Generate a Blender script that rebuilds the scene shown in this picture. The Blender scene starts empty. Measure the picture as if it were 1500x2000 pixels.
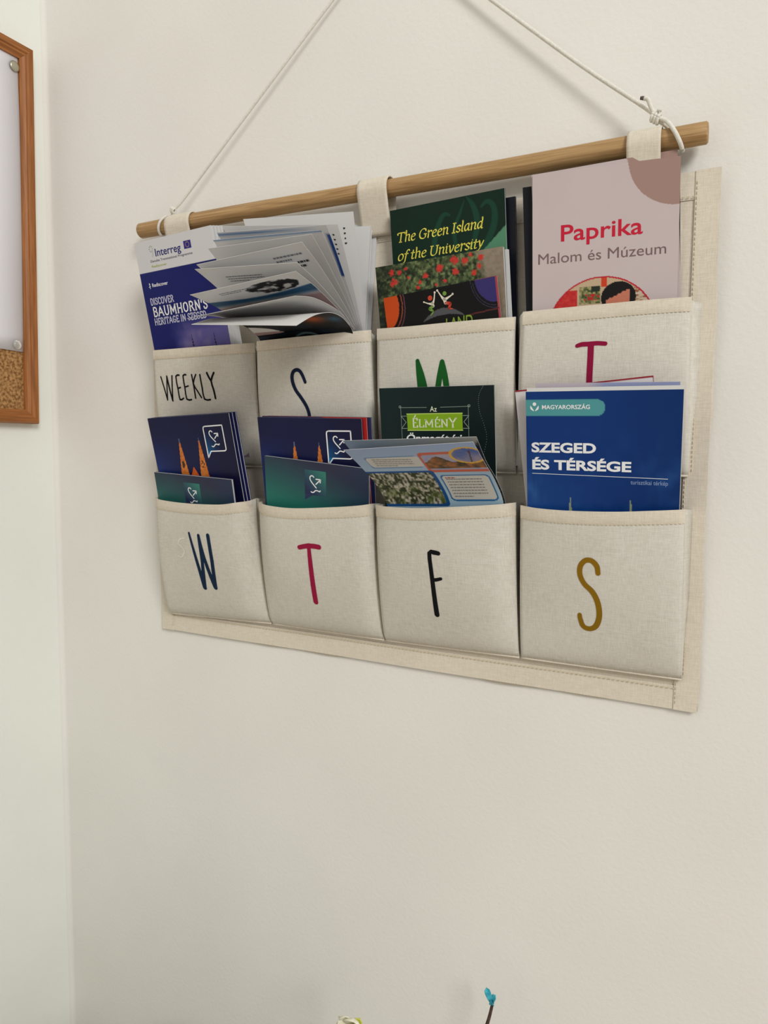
import bpy, math, random
import numpy as np
from mathutils import Vector, Matrix

# ---------------------------------------------------------------- camera, world, light, exposure
# Local measure used throughout: X mm to the right along the back wall, D mm out from the wall,
# Z mm above the bottom edge of the fabric organizer.  W() turns it into world metres.
ZB = 1.35
def W(X, D, Z):
    return (X / 1000.0, -D / 1000.0, Z / 1000.0 + ZB)

SC = bpy.context.scene
cam = bpy.data.cameras.new('camera')
cam.sensor_fit = 'HORIZONTAL'
cam.sensor_width = 36.0
cam.lens = 1415.26 / 1500 * 36.0
cam.clip_start = 0.01
camo = bpy.data.objects.new('camera', cam)
SC.collection.objects.link(camo)
yaw, pitch, roll = 0.47068, -0.0861, 0.00923
fwd = Vector((-math.sin(yaw) * math.cos(pitch), math.cos(yaw) * math.cos(pitch), math.sin(pitch)))
rt = Vector((math.cos(yaw), math.sin(yaw), 0)); up = rt.cross(fwd)
r2 = rt * math.cos(roll) + up * math.sin(roll); u2 = up * math.cos(roll) - rt * math.sin(roll)
mw = Matrix((r2, u2, -fwd)).transposed().to_4x4()
mw.translation = Vector(W(559.12, 579.98, 193.95))
camo.matrix_world = mw
SC.camera = camo

wd = bpy.data.worlds.new('world'); SC.world = wd; wd.use_nodes = True
wd.node_tree.nodes['Background'].inputs[0].default_value = (1.0, 0.985, 0.955, 1)
wd.node_tree.nodes['Background'].inputs[1].default_value = 0.47
la = bpy.data.lights.new('window_light', 'AREA'); la.shape = 'RECTANGLE'; la.size = 0.9; la.size_y = 1.1
la.energy = 66; la.color = (1.0, 0.985, 0.955)
lo = bpy.data.objects.new('window_light', la); SC.collection.objects.link(lo)
tgt = Vector(W(250, 0, 200)); lo.location = tgt + Vector((1.12, -1.0, 0.78)) * 2.05
lo.rotation_euler = (tgt - lo.location).to_track_quat('-Z', 'Y').to_euler()
vs = SC.view_settings
vs.view_transform = 'Standard'; vs.look = 'None'; vs.gamma = 1; vs.use_curve_mapping = False
vs.exposure = 0.0

# ---------------------------------------------------------------- helpers
def lin(c):
    c = np.asarray(c, float) / 255.0
    return np.where(c <= 0.04045, c / 12.92, ((c + 0.055) / 1.055) ** 2.4)

MATS = {}
def mat(name, rgb, rough=0.6, spec=0.3):
    if name in MATS: return MATS[name]
    m = bpy.data.materials.new(name); m.use_nodes = True
    b = m.node_tree.nodes['Principled BSDF']
    b.inputs['Base Color'].default_value = (*lin(rgb), 1)
    b.inputs['Roughness'].default_value = rough
    b.inputs['Specular IOR Level'].default_value = spec
    MATS[name] = m
    return m

def nodes(m):
    nt = m.node_tree
    return nt, nt.nodes, nt.links, nt.nodes['Principled BSDF']

def noise_mat(name, c1, c2, scale, vec_scale=(1, 1, 1), rough=0.7, bump=0.0, bump_scale=None, detail=4, spec=0.3, ramp=(0.35, 0.65), bdist=0.001):
    if name in MATS: return MATS[name]
    m = mat(name, c1, rough, spec)
    nt, N, L, b = nodes(m)
    tc = N.new('ShaderNodeTexCoord'); mp = N.new('ShaderNodeMapping'); mp.inputs['Scale'].default_value = vec_scale
    L.new(tc.outputs['Object'], mp.inputs['Vector'])
    nz = N.new('ShaderNodeTexNoise'); nz.inputs['Scale'].default_value = scale; nz.inputs['Detail'].default_value = detail
    L.new(mp.outputs['Vector'], nz.inputs['Vector'])
    rp = N.new('ShaderNodeValToRGB'); rp.color_ramp.elements[0].position = ramp[0]; rp.color_ramp.elements[1].position = ramp[1]
    rp.color_ramp.elements[0].color = (*lin(c1), 1); rp.color_ramp.elements[1].color = (*lin(c2), 1)
    L.new(nz.outputs['Fac'], rp.inputs['Fac']); L.new(rp.outputs['Color'], b.inputs['Base Color'])
    if bump:
        n2 = N.new('ShaderNodeTexNoise'); n2.inputs['Scale'].default_value = bump_scale or scale; n2.inputs['Detail'].default_value = 5
        L.new(mp.outputs['Vector'], n2.inputs['Vector'])
        bp = N.new('ShaderNodeBump'); bp.inputs['Strength'].default_value = bump; bp.inputs['Distance'].default_value = bdist
        L.new(n2.outputs['Fac'], bp.inputs['Height']); L.new(bp.outputs['Normal'], b.inputs['Normal'])
    return m

def canvas_mat(name, c1, c2, warp=0.5):
    """natural linen canvas: irregular warp and weft threads, slubs, soft blotches"""
    if name in MATS: return MATS[name]
    m = mat(name, c1, 0.9, 0.15)
    nt, N, L, b = nodes(m)
    tc = N.new('ShaderNodeTexCoord')
    fac = []
    for vs_, sc_ in (((2300, 60, 170), 1.0), ((150, 60, 2100), 1.0)):
        mp = N.new('ShaderNodeMapping'); mp.inputs['Scale'].default_value = vs_
        L.new(tc.outputs['Object'], mp.inputs['Vector'])
        nz = N.new('ShaderNodeTexNoise'); nz.inputs['Scale'].default_value = sc_; nz.inputs['Detail'].default_value = 2
        L.new(mp.outputs['Vector'], nz.inputs['Vector']); fac.append(nz.outputs['Fac'])
    ad = N.new('ShaderNodeMath'); ad.operation = 'ADD'; L.new(fac[0], ad.inputs[0]); L.new(fac[1], ad.inputs[1])
    nb = N.new('ShaderNodeTexNoise'); nb.inputs['Scale'].default_value = 18; nb.inputs['Detail'].default_value = 3
    L.new(tc.outputs['Object'], nb.inputs['Vector'])
    a2 = N.new('ShaderNodeMath'); a2.operation = 'MULTIPLY_ADD'; a2.inputs[1].default_value = 0.45
    L.new(nb.outputs['Fac'], a2.inputs[0]); L.new(ad.outputs[0], a2.inputs[2])
    rp = N.new('ShaderNodeValToRGB'); rp.color_ramp.elements[0].position = 0.85; rp.color_ramp.elements[1].position = 1.6
    # ramp input is clamped to 0..1, so scale down
    sc = N.new('ShaderNodeMath'); sc.operation = 'MULTIPLY_ADD'; sc.inputs[1].default_value = 1.25; sc.inputs[2].default_value = -1.03
    L.new(a2.outputs[0], sc.inputs[0])
    rp.color_ramp.elements[0].position = 0.0; rp.color_ramp.elements[1].position = 1.0
    rp.color_ramp.elements[0].color = (*lin(c1), 1); rp.color_ramp.elements[1].color = (*lin(c2), 1)
    L.new(sc.outputs[0], rp.inputs['Fac']); L.new(rp.outputs['Color'], b.inputs['Base Color'])
    bp = N.new('ShaderNodeBump'); bp.inputs['Strength'].default_value = 0.35; bp.inputs['Distance'].default_value = 0.0003
    L.new(ad.outputs[0], bp.inputs['Height']); L.new(bp.outputs['Normal'], b.inputs['Normal'])
    return m

def art_mat(name='printed_paper', rough=0.42, spec=0.2):
    if name in MATS: return MATS[name]
    m = mat(name, (200, 200, 200), rough, spec)
    nt, N, L, b = nodes(m)
    at = N.new('ShaderNodeAttribute'); at.attribute_name = 'art'
    L.new(at.outputs['Color'], b.inputs['Base Color'])
    return m

def link(name, verts, faces, m, parent=None, smooth=False, colors=None):
    me = bpy.data.meshes.new(name)
    me.from_pydata([tuple(v) for v in verts], [], [tuple(f) for f in faces])
    me.materials.append(m)
    if colors is not None:
        at = me.attributes.new('art', 'FLOAT_COLOR', 'POINT')
        c = np.ones((len(verts), 4), np.float32); c[:, :3] = colors
        at.data.foreach_set('color', c.ravel())
    if smooth:
        me.polygons.foreach_set('use_smooth', [True] * len(me.polygons))
    me.update()
    o = bpy.data.objects.new(name, me); SC.collection.objects.link(o)
    if parent:
        o.parent = parent; o.matrix_parent_inverse = Matrix.Translation(-Vector(parent.location))
    return o

def tag(o, label=None, cat=None, group=None, kind=None):
    if label: o['label'] = label
    if cat: o['category'] = cat
    if group: o['group'] = group
    if kind: o['kind'] = kind
    return o

def thing(name, label, cat, group=None):
    o = bpy.data.objects.new(name, None); SC.collection.objects.link(o); o.empty_display_size = 0.02
    return tag(o, label, cat, group)

def set_base(root, p):
    """put the Empty at the thing's base while its children stay where they are"""
    root.location = p
    for ch in root.children:
        ch.matrix_parent_inverse = Matrix.Translation(-Vector(p))

class MB:
    def __init__(s): s.v = []; s.f = []
    def box(s, p0, p1):
        (a, b, c), (d, e, f) = p0, p1
        n = len(s.v)
        s.v += [W(*q) for q in [(a, b, c), (d, b, c), (d, e, c), (a, e, c), (a, b, f), (d, b, f), (d, e, f), (a, e, f)]]
        s.f += [(n, n+1, n+2, n+3), (n+7, n+6, n+5, n+4), (n, n+4, n+5, n+1), (n+1, n+5, n+6, n+2), (n+2, n+6, n+7, n+3), (n+3, n+7, n+4, n)]
        return s
    def grid(s, P, flip=False):
        """P: rows of points (mm)"""
        n = len(s.v); R = len(P); C = len(P[0])
        for row in P: s.v += [W(*q) for q in row]
        for i in range(R - 1):
            for j in range(C - 1):
                q = (n + i*C + j, n + i*C + j + 1, n + (i+1)*C + j + 1, n + (i+1)*C + j)
                s.f.append(q[::-1] if flip else q)
        return s
    def tube(s, pts, r, k=10, cap=True, rs=None):
        P = [Vector(p) for p in pts]; n0 = len(s.v)
        up = Vector((0, 1, 0.3)).normalized()
        for i, p in enumerate(P):
            t = (P[min(i+1, len(P)-1)] - P[max(i-1, 0)]).normalized()
            a = t.cross(up)
            if a.length < 1e-3: a = t.cross(Vector((1, 0, 0)))
            a.normalize(); b = t.cross(a); up = -b if False else up
            rr = rs[i] if rs else r
            for j in range(k):
                th = 2*math.pi*j/k
                s.v.append(W(*(p + a*math.cos(th)*rr + b*math.sin(th)*rr)))
        for i in range(len(P) - 1):
            for j in range(k):
                s.f.append((n0+i*k+j, n0+i*k+(j+1) % k, n0+(i+1)*k+(j+1) % k, n0+(i+1)*k+j))
        if cap:
            s.f.append(tuple(n0+j for j in range(k))[::-1]); m = n0+(len(P)-1)*k
            s.f.append(tuple(m+j for j in range(k)))
        return s
    def build(s, name, m, parent=None, smooth=False, **kw):
        return link(name, s.v, s.f, m, parent, smooth, **kw)

def smooth_pts(P, n=6, closed=False):
    """Catmull-Rom"""
    P = [np.array(p, float) for p in P]; out = []
    m = len(P)
    for i in range(m - 1):
        p0 = P[max(i-1, 0)]; p1 = P[i]; p2 = P[i+1]; p3 = P[min(i+2, m-1)]
        for k in range(n):
            t = k / n
            out.append(0.5*((2*p1) + (-p0+p2)*t + (2*p0-5*p1+4*p2-p3)*t*t + (-p0+3*p1-3*p2+p3)*t**3))
    out.append(P[-1]); return out

# value noise for printed pictures
_rs = np.random.RandomState(7); _lat = _rs.rand(256, 256)
def vnoise(x, y):
    xi = np.floor(x).astype(int); yi = np.floor(y).astype(int); fx = x - xi; fy = y - yi
    fx = fx*fx*(3-2*fx); fy = fy*fy*(3-2*fy)
    g = lambda a, b: _lat[a % 256, b % 256]
    return (g(xi, yi)*(1-fx)+g(xi+1, yi)*fx)*(1-fy) + (g(xi, yi+1)*(1-fx)+g(xi+1, yi+1)*fx)*fy
def fbm(x, y, o=4):
    s = 0; a = .5; t = 0
    for i in range(o): s = s + a*vnoise(x*2**i+17*i, y*2**i+31*i); t += a; a *= .5
    return s / t
def mixc(a, b, f):
    f = np.clip(f, 0, 1)[..., None]; return np.asarray(a, float)*(1-f) + np.asarray(b, float)*f
def put(c, mask, col):
    c[mask] = col if np.ndim(col) == 1 else col[mask]
    return c

# ---------------------------------------------------------------- sheets
class Flat:
    """a stiff leaflet or cover: bottom centre (X,D,Z), lean outward, roll, yaw, width, height"""
    def __init__(s, xb, db, zb, lean, roll, yaw, w, h):
        cr, sr = math.cos(roll), math.sin(roll); cl, sl = math.cos(lean), math.sin(lean); cy, sy = math.cos(yaw), math.sin(yaw)
        rx = lambda v: np.array([v[0], v[1]*cl + v[2]*sl, v[2]*cl - v[1]*sl])
        rz = lambda v: np.array([v[0]*cy - v[1]*sy, v[0]*sy + v[1]*cy, v[2]])
        s.ex = rz(rx(np.array([cr, 0, sr]))); s.ez = rz(rx(np.array([-sr, 0, cr]))); s.en = rz(rx(np.array([0, 1., 0])))
        s.o = np.array([xb, db, zb], float); s.w = w; s.h = h; s.bow = 0.0
    def __call__(s, u, v, off=0.0):
        b = s.bow * (max(0.0, 1 - v/90.0))**2 * (0.4 + 0.6*u/s.w)
        return s.o + s.ex*(u - s.w/2) + s.ez*(s.h - v) + s.en*(off + b)
    def vmax(s, zmin):
        return s.h - max(0.0, (zmin - s.o[2])) / s.ez[2]

class Curl:
    """a bending page: left and right edges are curves in space, u 0..w across, v 0..h from the free top edge down"""
    def __init__(s, left, right, w, h):
        s.L, l1 = s.even(left); s.R, l2 = s.even(right); s.w = w; s.h = h or (l1+l2)/2
    def even(s, P):
        Q = np.array(smooth_pts(P, 12)); d = np.r_[0, np.cumsum(np.linalg.norm(np.diff(Q, axis=0), axis=1))]
        t = np.linspace(0, d[-1], 90); return np.stack([np.interp(t, d, Q[:, i]) for i in range(3)], 1), d[-1]
    def pt(s, C, t):
        x = np.clip(t, 0, 1)*(len(C)-1); i = int(min(math.floor(x), len(C)-2)); f = x - i
        return C[i]*(1-f) + C[i+1]*f
    def raw(s, u, v):
        t = v/s.h; a = u/s.w
        return s.pt(s.L, t)*(1-a) + s.pt(s.R, t)*a
    def __call__(s, u, v, off=0.0):
        p = s.raw(u, v)
        if off == 0: return p
        e = 1.0
        du = s.raw(min(u+e, s.w), v) - s.raw(max(u-e, 0), v); dv = s.raw(u, min(v+e, s.h)) - s.raw(u, max(v-e, 0))
        n = np.cross(du, dv); n /= np.linalg.norm(n) + 1e-9
        return p + n*off

def art_sheet(name, S, u0, u1, v0, v1, func, parent, off=0.0, th=0.3, step=0.6, m=None, smooth=True, nv=None, nu=None):
    nu = nu or max(2, int((u1-u0)/step)+1); nv = nv or max(2, int((v1-v0)/step)+1)
    us = np.linspace(u0, u1, nu); vs_ = np.linspace(v0, v1, nv)
    V, U = np.meshgrid(vs_, us, indexing='ij')
    col = func(U, V) if callable(func) else np.broadcast_to(np.array(func, float), U.shape+(3,))
    verts = [W(*S(u, v, off)) for v in vs_ for u in us]
    F = [(i*nu+j, (i+1)*nu+j, (i+1)*nu+j+1, i*nu+j+1) for i in range(nv-1) for j in range(nu-1)]
    cols = lin(np.clip(col, 0, 255)).reshape(-1, 3)*.88
    if th:
        # back face and rim (paper white)
        bi = sorted(set(list(range(0, nv, max(1, nv//(40 if isinstance(S, Curl) else 8)))) + [nv-1])); bj = sorted(set(list(range(0, nu, max(1, nu//4))) + [nu-1]))
        n0 = len(verts)
        verts += [W(*S(us[j], vs_[i], off-th)) for i in bi for j in bj]
        cb = len(bj)
        F += [(n0+a*cb+b, n0+a*cb+b+1, n0+(a+1)*cb+b+1, n0+(a+1)*cb+b) for a in range(len(bi)-1) for b in range(cb-1)]
        n1 = len(verts)
        ring = [(0, j) for j in bj] + [(i, nu-1) for i in bi[1:]] + [(nv-1, j) for j in bj[::-1][1:]] + [(i, 0) for i in bi[::-1][1:-1]]
        verts += [W(*S(us[j], vs_[i], off)) for i, j in ring] + [W(*S(us[j], vs_[i], off-th)) for i, j in ring]
        R = len(ring)
        F += [(n1+k, n1+(k+1) % R, n1+R+(k+1) % R, n1+R+k) for k in range(R)]
        extra = np.tile(lin((222, 222, 220)), (len(verts)-n0, 1)); cols = np.vstack([cols, extra])
    o = link(name, verts, F, m or art_mat(), parent, smooth=False, colors=cols)
    if smooth:
        fl = [True]*((nu-1)*(nv-1)) + [False]*(len(F)-(nu-1)*(nv-1))
        o.data.polygons.foreach_set('use_smooth', fl)
    return o

def slab(name, S, u0, u1, v0, v1, d0, d1, m, parent, nu=6, nv=12):
    """solid block between offsets d0 (front) and d1 (back) of a sheet surface"""
    us = np.linspace(u0, u1, nu); vv = np.linspace(v0, v1, nv); mb = MB()
    A = [[S(u, v, d0) for u in us] for v in vv]; B = [[S(u, v, d1) for u in us] for v in vv]
    mb.grid(A, True); mb.grid(B)
    mb.grid([A[0], B[0]]); mb.grid([A[-1], B[-1]], True)
    mb.grid([[r[0] for r in A], [r[0] for r in B]], True); mb.grid([[r[-1] for r in A], [r[-1] for r in B]])
    return mb.build(name, m, parent)

class Dec:
    """flat print on a sheet: polygons in (u,v) mm mapped on the sheet surface"""
    def __init__(s): s.v = []; s.f = []
    def poly(s, P):
        n = len(s.v); s.v += [tuple(p) for p in P]; s.f.append(tuple(range(n, n+len(P)))); return s
    def disc(s, c, r, k=24, ry=None):
        return s.poly([(c[0]+r*math.cos(2*math.pi*i/k), c[1]+(ry or r)*math.sin(2*math.pi*i/k)) for i in range(k)])
    def stroke(s, P, w, caps=True, nib=None, sm=0, step=None):
        if sm: 
            Pw = [(*p, (w[i] if np.ndim(w) else w)) for i, p in enumerate(P)]
            Q = smooth_pts(Pw, sm); P = [q[:2] for q in Q]; w = [q[2] for q in Q]
        P = [np.array(p, float) for p in P]; ws = list(w) if np.ndim(w) else [w]*len(P)
        # split at sharp corners, then lay each run as one ribbon
        runs = [[0]]
        for i in range(1, len(P)):
            runs[-1].append(i)
            if i < len(P)-1:
                a, b = P[i]-P[i-1], P[i+1]-P[i]; la, lb = np.linalg.norm(a), np.linalg.norm(b)
                if la > 1e-9 and lb > 1e-9 and np.dot(a, b)/(la*lb) < .55: runs.append([i])
        for r in runs:
            Q = [P[i] for i in r]; wq = [ws[i] for i in r]
            if len(Q) < 2: continue
            ed = []
            for i, q in enumerate(Q):
                t = Q[min(i+1, len(Q)-1)]-Q[max(i-1, 0)]; L = np.linalg.norm(t)+1e-12; t = t/L
                k = 1.0
                if nib: k = nib[1]+(1-nib[1])*abs(math.sin(math.atan2(-t[1], t[0])-nib[0]))
                n = np.array([-t[1], t[0]]); ed.append((q-n*wq[i]*k/2, q+n*wq[i]*k/2, t, n, wq[i]*k/2))
            for a, b in zip(ed[:-1], ed[1:]): s.poly([a[0], b[0], b[1], a[1]])
            if caps:
                for e, q, sg in ((ed[0], Q[0], -1), (ed[-1], Q[-1], 1)):
                    s.poly([q+e[3]*e[4]*math.cos(x)+e[2]*sg*e[4]*math.sin(x) for x in [math.pi*z/7 for z in range(8)]])
        return s
    def ring(s, c, r0, r1, a0=0, a1=360, k=40, ry=1.0):
        for i in range(k):
            t0 = math.radians(a0+(a1-a0)*i/k); t1 = math.radians(a0+(a1-a0)*(i+1)/k)
            s.poly([(c[0]+r*math.cos(t), c[1]+ry*r*math.sin(t)) for r, t in ((r0, t0), (r1, t0), (r1, t1), (r0, t1))])
        return s
    def build(s, name, S, m, parent, off=0.12):
        return link(name, [W(*S(p[0], p[1], off)) for p in s.v], s.f, m, parent)

_TX = {}
def text_mesh(body, bold, space=1.0):
    key = (body, bold, space)
    if key in _TX: return _TX[key]
    c = bpy.data.curves.new('t', 'FONT'); c.body = body; c.offset = bold; c.resolution_u = 4; c.space_character = space
    o = bpy.data.objects.new('t', c); SC.collection.objects.link(o)
    dg = bpy.context.evaluated_depsgraph_get(); dg.update()
    me = o.evaluated_get(dg).to_mesh()
    v = [(x.co.x, x.co.y) for x in me.vertices]; f = [tuple(p.vertices) for p in me.polygons]
    bpy.data.objects.remove(o); bpy.data.curves.remove(c)
    _TX[key] = (v, f); return v, f

def text(name, S, body, u0, u1, vbase, vtop, m, parent, bold=0.0, shear=0.0, off=0.12, ref='H', space=1.0, slope=0.0):
    """lettering spanning u0..u1, with capitals from vtop down to the baseline vbase; empty u1 keeps natural width"""
    v, f = text_mesh(body, bold, space); hv, _ = text_mesh(ref, bold)
    cap = max(p[1] for p in hv) - bold; x0 = min(p[0] for p in v); x1 = max(p[0] for p in v)
    sy = (vbase - vtop)/cap; sx = (u1-u0)/(x1-x0) if u1 else sy
    pts = []
    for x, y in v:
        uu = u0 + (x-x0)*sx + shear*y*sy; pts.append((uu, vbase - y*sy + slope*(uu-u0)))
    return link(name, [W(*S(a, b, off)) for a, b in pts], f, m, parent)

# italic old-style book face drawn with a broad nib (x-height 1, capitals 1.45)
IT = {
'T': (1.12, [[(.02, 1.2), (.06, 1.42), (1.06, 1.42), (1.08, 1.22)], [(.54, 1.42), (.52, 0)], [(.36, 0), (.7, 0)]]),
'h': (.92, [[(.12, 1.55), (.2, 1.5), (.18, 0)], [(.18, .7), (.36, .93), (.6, 1), (.7, .82), (.68, .12), (.84, .05)]]),
'e': (.80, [[(.15, .5), (.6, .66), (.62, .9), (.42, 1.0), (.2, .8), (.12, .42), (.24, .06), (.48, .0), (.7, .16)]]),
'G': (1.28, [[(1.02, 1.12), (.98, 1.32), (.7, 1.46), (.34, 1.28), (.14, .74), (.28, .18), (.64, -.02), (1.0, .12), (1.02, .62)], [(.8, .64), (1.16, .64)]]),
'r': (.66, [[(.06, .92), (.18, 1), (.17, 0)], [(.17, .6), (.34, .93), (.56, 1.0), (.6, .88)]]),
'n': (.92, [[(.06, .92), (.18, 1), (.17, 0)], [(.17, .65), (.36, .93), (.58, 1), (.69, .82), (.66, .12), (.84, .05)]]),
'I': (.62, [[(.3, 1.42), (.28, 0)], [(.12, 1.42), (.5, 1.42)], [(.1, 0), (.48, 0)]]),
's': (.68, [[(.58, .84), (.4, 1), (.17, .86), (.2, .64), (.46, .42), (.55, .2), (.34, 0), (.08, .14)]]),
'l': (.42, [[(.08, 1.52), (.2, 1.5), (.17, .15), (.34, .03)]]),
'a': (.90, [[(.66, .96), (.42, 1), (.18, .76), (.12, .34), (.28, .02), (.5, .2), (.66, .6)], [(.68, 1), (.66, .12), (.84, .04)]]),
'd': (.92, [[(.66, .9), (.42, 1), (.18, .76), (.12, .34), (.28, .02), (.5, .2), (.66, .6)], [(.58, 1.52), (.7, 1.5), (.66, .12), (.84, .04)]]),
'o': (.88, [[(.44, 1), (.2, .84), (.1, .42), (.22, .06), (.44, 0), (.68, .18), (.78, .58), (.66, .92), (.44, 1)]]),
'f': (.58, [[(.72, 1.42), (.56, 1.54), (.38, 1.3), (.28, .5), (.2, -.25), (.02, -.42)], [(.1, .93), (.58, .93)]]),
't': (.56, [[(.3, 1.3), (.2, .2), (.32, .02), (.5, .1)], [(.04, .93), (.5, .93)]]),
'U': (1.22, [[(.2, 1.42), (.18, .4), (.4, .0), (.76, .06), (.96, .42), (.98, 1.42)], [(.04, 1.42), (.4, 1.42)], [(.82, 1.42), (1.14, 1.42)]]),
'i': (.42, [[(.06, .92), (.18, 1), (.16, .14), (.32, .04)], [(.2, 1.34), (.22, 1.38)]]),
'v': (.80, [[(.06, .94), (.18, 1), (.34, .0), (.66, .66), (.66, .98)]]),
'y': (.84, [[(.06, .94), (.2, 1), (.38, .1)], [(.74, 1), (.46, .2), (.2, -.32), (-.04, -.4)]]),
' ': (.42, [])}
def nib_text(name, S, body, u0, u1, vbase, xh, m, parent, slant=0.16, wt=0.235, off=0.12):
    tot = sum(IT[c][0] for c in body); sx = (u1-u0)/(tot*xh - 0.1*xh); x = 0; D = Dec()
    for c in body:
        adv, st = IT[c]
        for k in st:
            P = [((x+a+slant*b)*xh*sx + u0, vbase - b*xh) for a, b in k]
            D.stroke(P, wt*xh, nib=(math.radians(28), .34), sm=5 if len(P) > 2 else 0)
        x += adv
    return D.build(name, S, m, parent, off)

# serif capitals (height 1)
CP = {
'A': (.84, [[(.08, 0), (.42, 1)], [(.42, 1), (.76, 0)], [(.2, .34), (.64, .34)]], [(.08, 0), (.76, 0)]),
'B': (.72, [[(.17, 0), (.17, 1)], [(.17, 1), (.42, 1), (.57, .88), (.57, .66), (.42, .54), (.17, .54)], [(.42, .54), (.6, .42), (.62, .15), (.44, 0), (.17, 0)]], []),
'C': (.70, [[(.62, .78), (.56, .95), (.4, 1), (.2, .88), (.12, .5), (.2, .12), (.4, 0), (.62, .16)]], []),
'D': (.76, [[(.17, 0), (.17, 1), (.4, 1), (.6, .84), (.66, .5), (.6, .16), (.4, 0), (.17, 0)]], []),
'E': (.64, [[(.56, .84), (.56, 1), (.17, 1), (.17, 0), (.58, 0), (.58, .16)], [(.17, .52), (.46, .52)]], []),
'G': (.78, [[(.62, .78), (.56, .95), (.4, 1), (.2, .88), (.12, .5), (.2, .12), (.42, 0), (.64, .12), (.64, .45), (.44, .45)]], []),
'H': (.84, [[(.17, 0), (.17, 1)], [(.67, 0), (.67, 1)], [(.17, .5), (.67, .5)]], [(.17, 0), (.17, 1), (.67, 0), (.67, 1)]),
'I': (.38, [[(.19, 0), (.19, 1)]], [(.19, 0), (.19, 1)]),
'L': (.62, [[(.17, 1), (.17, 0), (.56, 0), (.56, .2)]], [(.17, 1)]),
'M': (1.02, [[(.17, 0), (.19, 1), (.51, .2), (.83, 1), (.85, 0)]], [(.17, 0), (.17, 1), (.85, 0), (.85, 1)]),
'N': (.86, [[(.17, 0), (.17, 1), (.67, 0), (.67, 1)]], [(.17, 0), (.17, 1), (.67, 1)]),
'O': (.80, [[(.4, 1), (.2, .88), (.12, .5), (.2, .12), (.4, 0), (.6, .12), (.68, .5), (.6, .88), (.4, 1)]], []),
'R': (.78, [[(.17, 0), (.17, 1), (.42, 1), (.58, .87), (.58, .63), (.42, .5), (.17, .5)], [(.4, .5), (.66, 0)]], [(.17, 0), (.66, 0)]),
'S': (.64, [[(.54, .8), (.5, .95), (.32, 1), (.14, .88), (.14, .68), (.3, .54), (.48, .42), (.53, .2), (.34, 0), (.14, .05), (.1, .22)]], []),
'T': (.74, [[(.06, .82), (.06, 1), (.68, 1), (.68, .82)], [(.37, 1), (.37, 0)]], [(.37, 0)]),
'U': (.82, [[(.17, 1), (.17, .28), (.28, .04), (.41, 0), (.56, .04), (.66, .28), (.66, 1)]], [(.17, 1), (.66, 1)]),
'V': (.80, [[(.08, 1), (.4, 0), (.72, 1)]], [(.08, 1), (.72, 1)]),
'Y': (.80, [[(.08, 1), (.4, .48), (.72, 1)], [(.4, .48), (.4, 0)]], [(.08, 1), (.72, 1), (.4, 0)]),
'Z': (.66, [[(.1, .82), (.1, 1), (.56, 1), (.1, 0), (.58, 0), (.58, .18)]], []),
"'": (.28, [[(.14, 1.02), (.12, .74)]], []), ' ': (.36, [], [])}
def cap_text(name, S, body, u0, u1, vbase, vtop, m, parent, wt=0.15, off=0.12, nib=None, slope=0.0):
    acc = {'É': 'E', 'Á': 'A'}
    gl = [(c, *CP[acc.get(c, c)]) for c in body]; tot = sum(g[1] for g in gl); sx = (u1-u0)/tot; H = vbase-vtop; x = 0; D = Dec()
    for c, adv, st, ser in gl:
        M = lambda a, b: ((x+a)*sx+u0, vbase - b*H + slope*(x+a)*sx)
        for k in st: D.stroke([M(a, b) for a, b in k], wt*H, nib=nib)
        for a, b in ser: D.stroke([M(a-.11, b), M(a+.11, b)], wt*H*.6, caps=False)
        if c in acc: D.stroke([M(adv*.45, 1.14), M(adv*.62, 1.34)], wt*H*.8)
        x += adv
    return D.build(name, S, m, parent, off)

def greek(name, S, u0, u1, v0, n, dv, m, parent, seed=1, lh=0.5, off=0.12, slope=0.0):
    """rows of print too small to read"""
    r = random.Random(seed); D = Dec()
    for k in range(n):
        u = u0; e = u1 if k < n-1 else u0+(u1-u0)*.55
        while u < e:
            l = r.uniform(1.0, 3.2); l = min(l, e-u)
            v = v0+k*dv+slope*(u-u0); D.poly([(u, v), (u+l, v+slope*l), (u+l, v+dv*lh+slope*l), (u, v+dv*lh)]); u += l+.6
    return D.build(name, S, m, parent, off)

PAPER = noise_mat('page_paper', (226, 226, 226), (236, 236, 235), 60, rough=.8)
# edges of the page blocks: fine leaves
def pages_mat():
    m = mat('page_edges', (206, 206, 204), .85, .1); return m
EDGE = pages_mat()
WHITE = mat('ink_white', (235, 236, 238), .5)
def ink(name, rgb, rough=.45): return mat('ink_'+name, rgb, rough)

# ---------------------------------------------------------------- room shell
wall_m = noise_mat('wall_plaster', (229, 227, 220), (233, 231, 224), 6, rough=.88, bump=.22, bump_scale=260, bdist=.0012, spec=.15)
def shell(name, pts, m):
    o = link(name, pts, [tuple(range(len(pts)))], m); tag(o, kind='structure'); return o
XC = -163.457
ZF = -ZB*1000
b = MB().box((XC-80, -80, ZF), (2600, 0, 1250)); tag(b.build('wall_back', wall_m), kind='structure')
b = MB().box((XC-80, 0, ZF), (XC, 2600, 1250)); tag(b.build('wall_left', noise_mat('wall_plaster_left_lit', (234, 236, 228), (238, 240, 232), 6, rough=.88, bump=.22, bump_scale=260, bdist=.0012, spec=.15)), kind='structure')  # same paint as the back wall, lightened to imitate stronger light here
floor_m = noise_mat('floor_boards', (150, 118, 84), (168, 134, 98), 5, (1, 9, 1), rough=.5)
b = MB().box((XC-80, -80, ZF-40), (2600, 2600, ZF)); tag(b.build('floor', floor_m), kind='structure')
base_m = mat('baseboard_paint', (225, 222, 214), .5)
b = MB().box((XC, 0, ZF), (2600, 12, ZF+70)); tag(b.build('baseboard_back', base_m), kind='structure')
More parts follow.
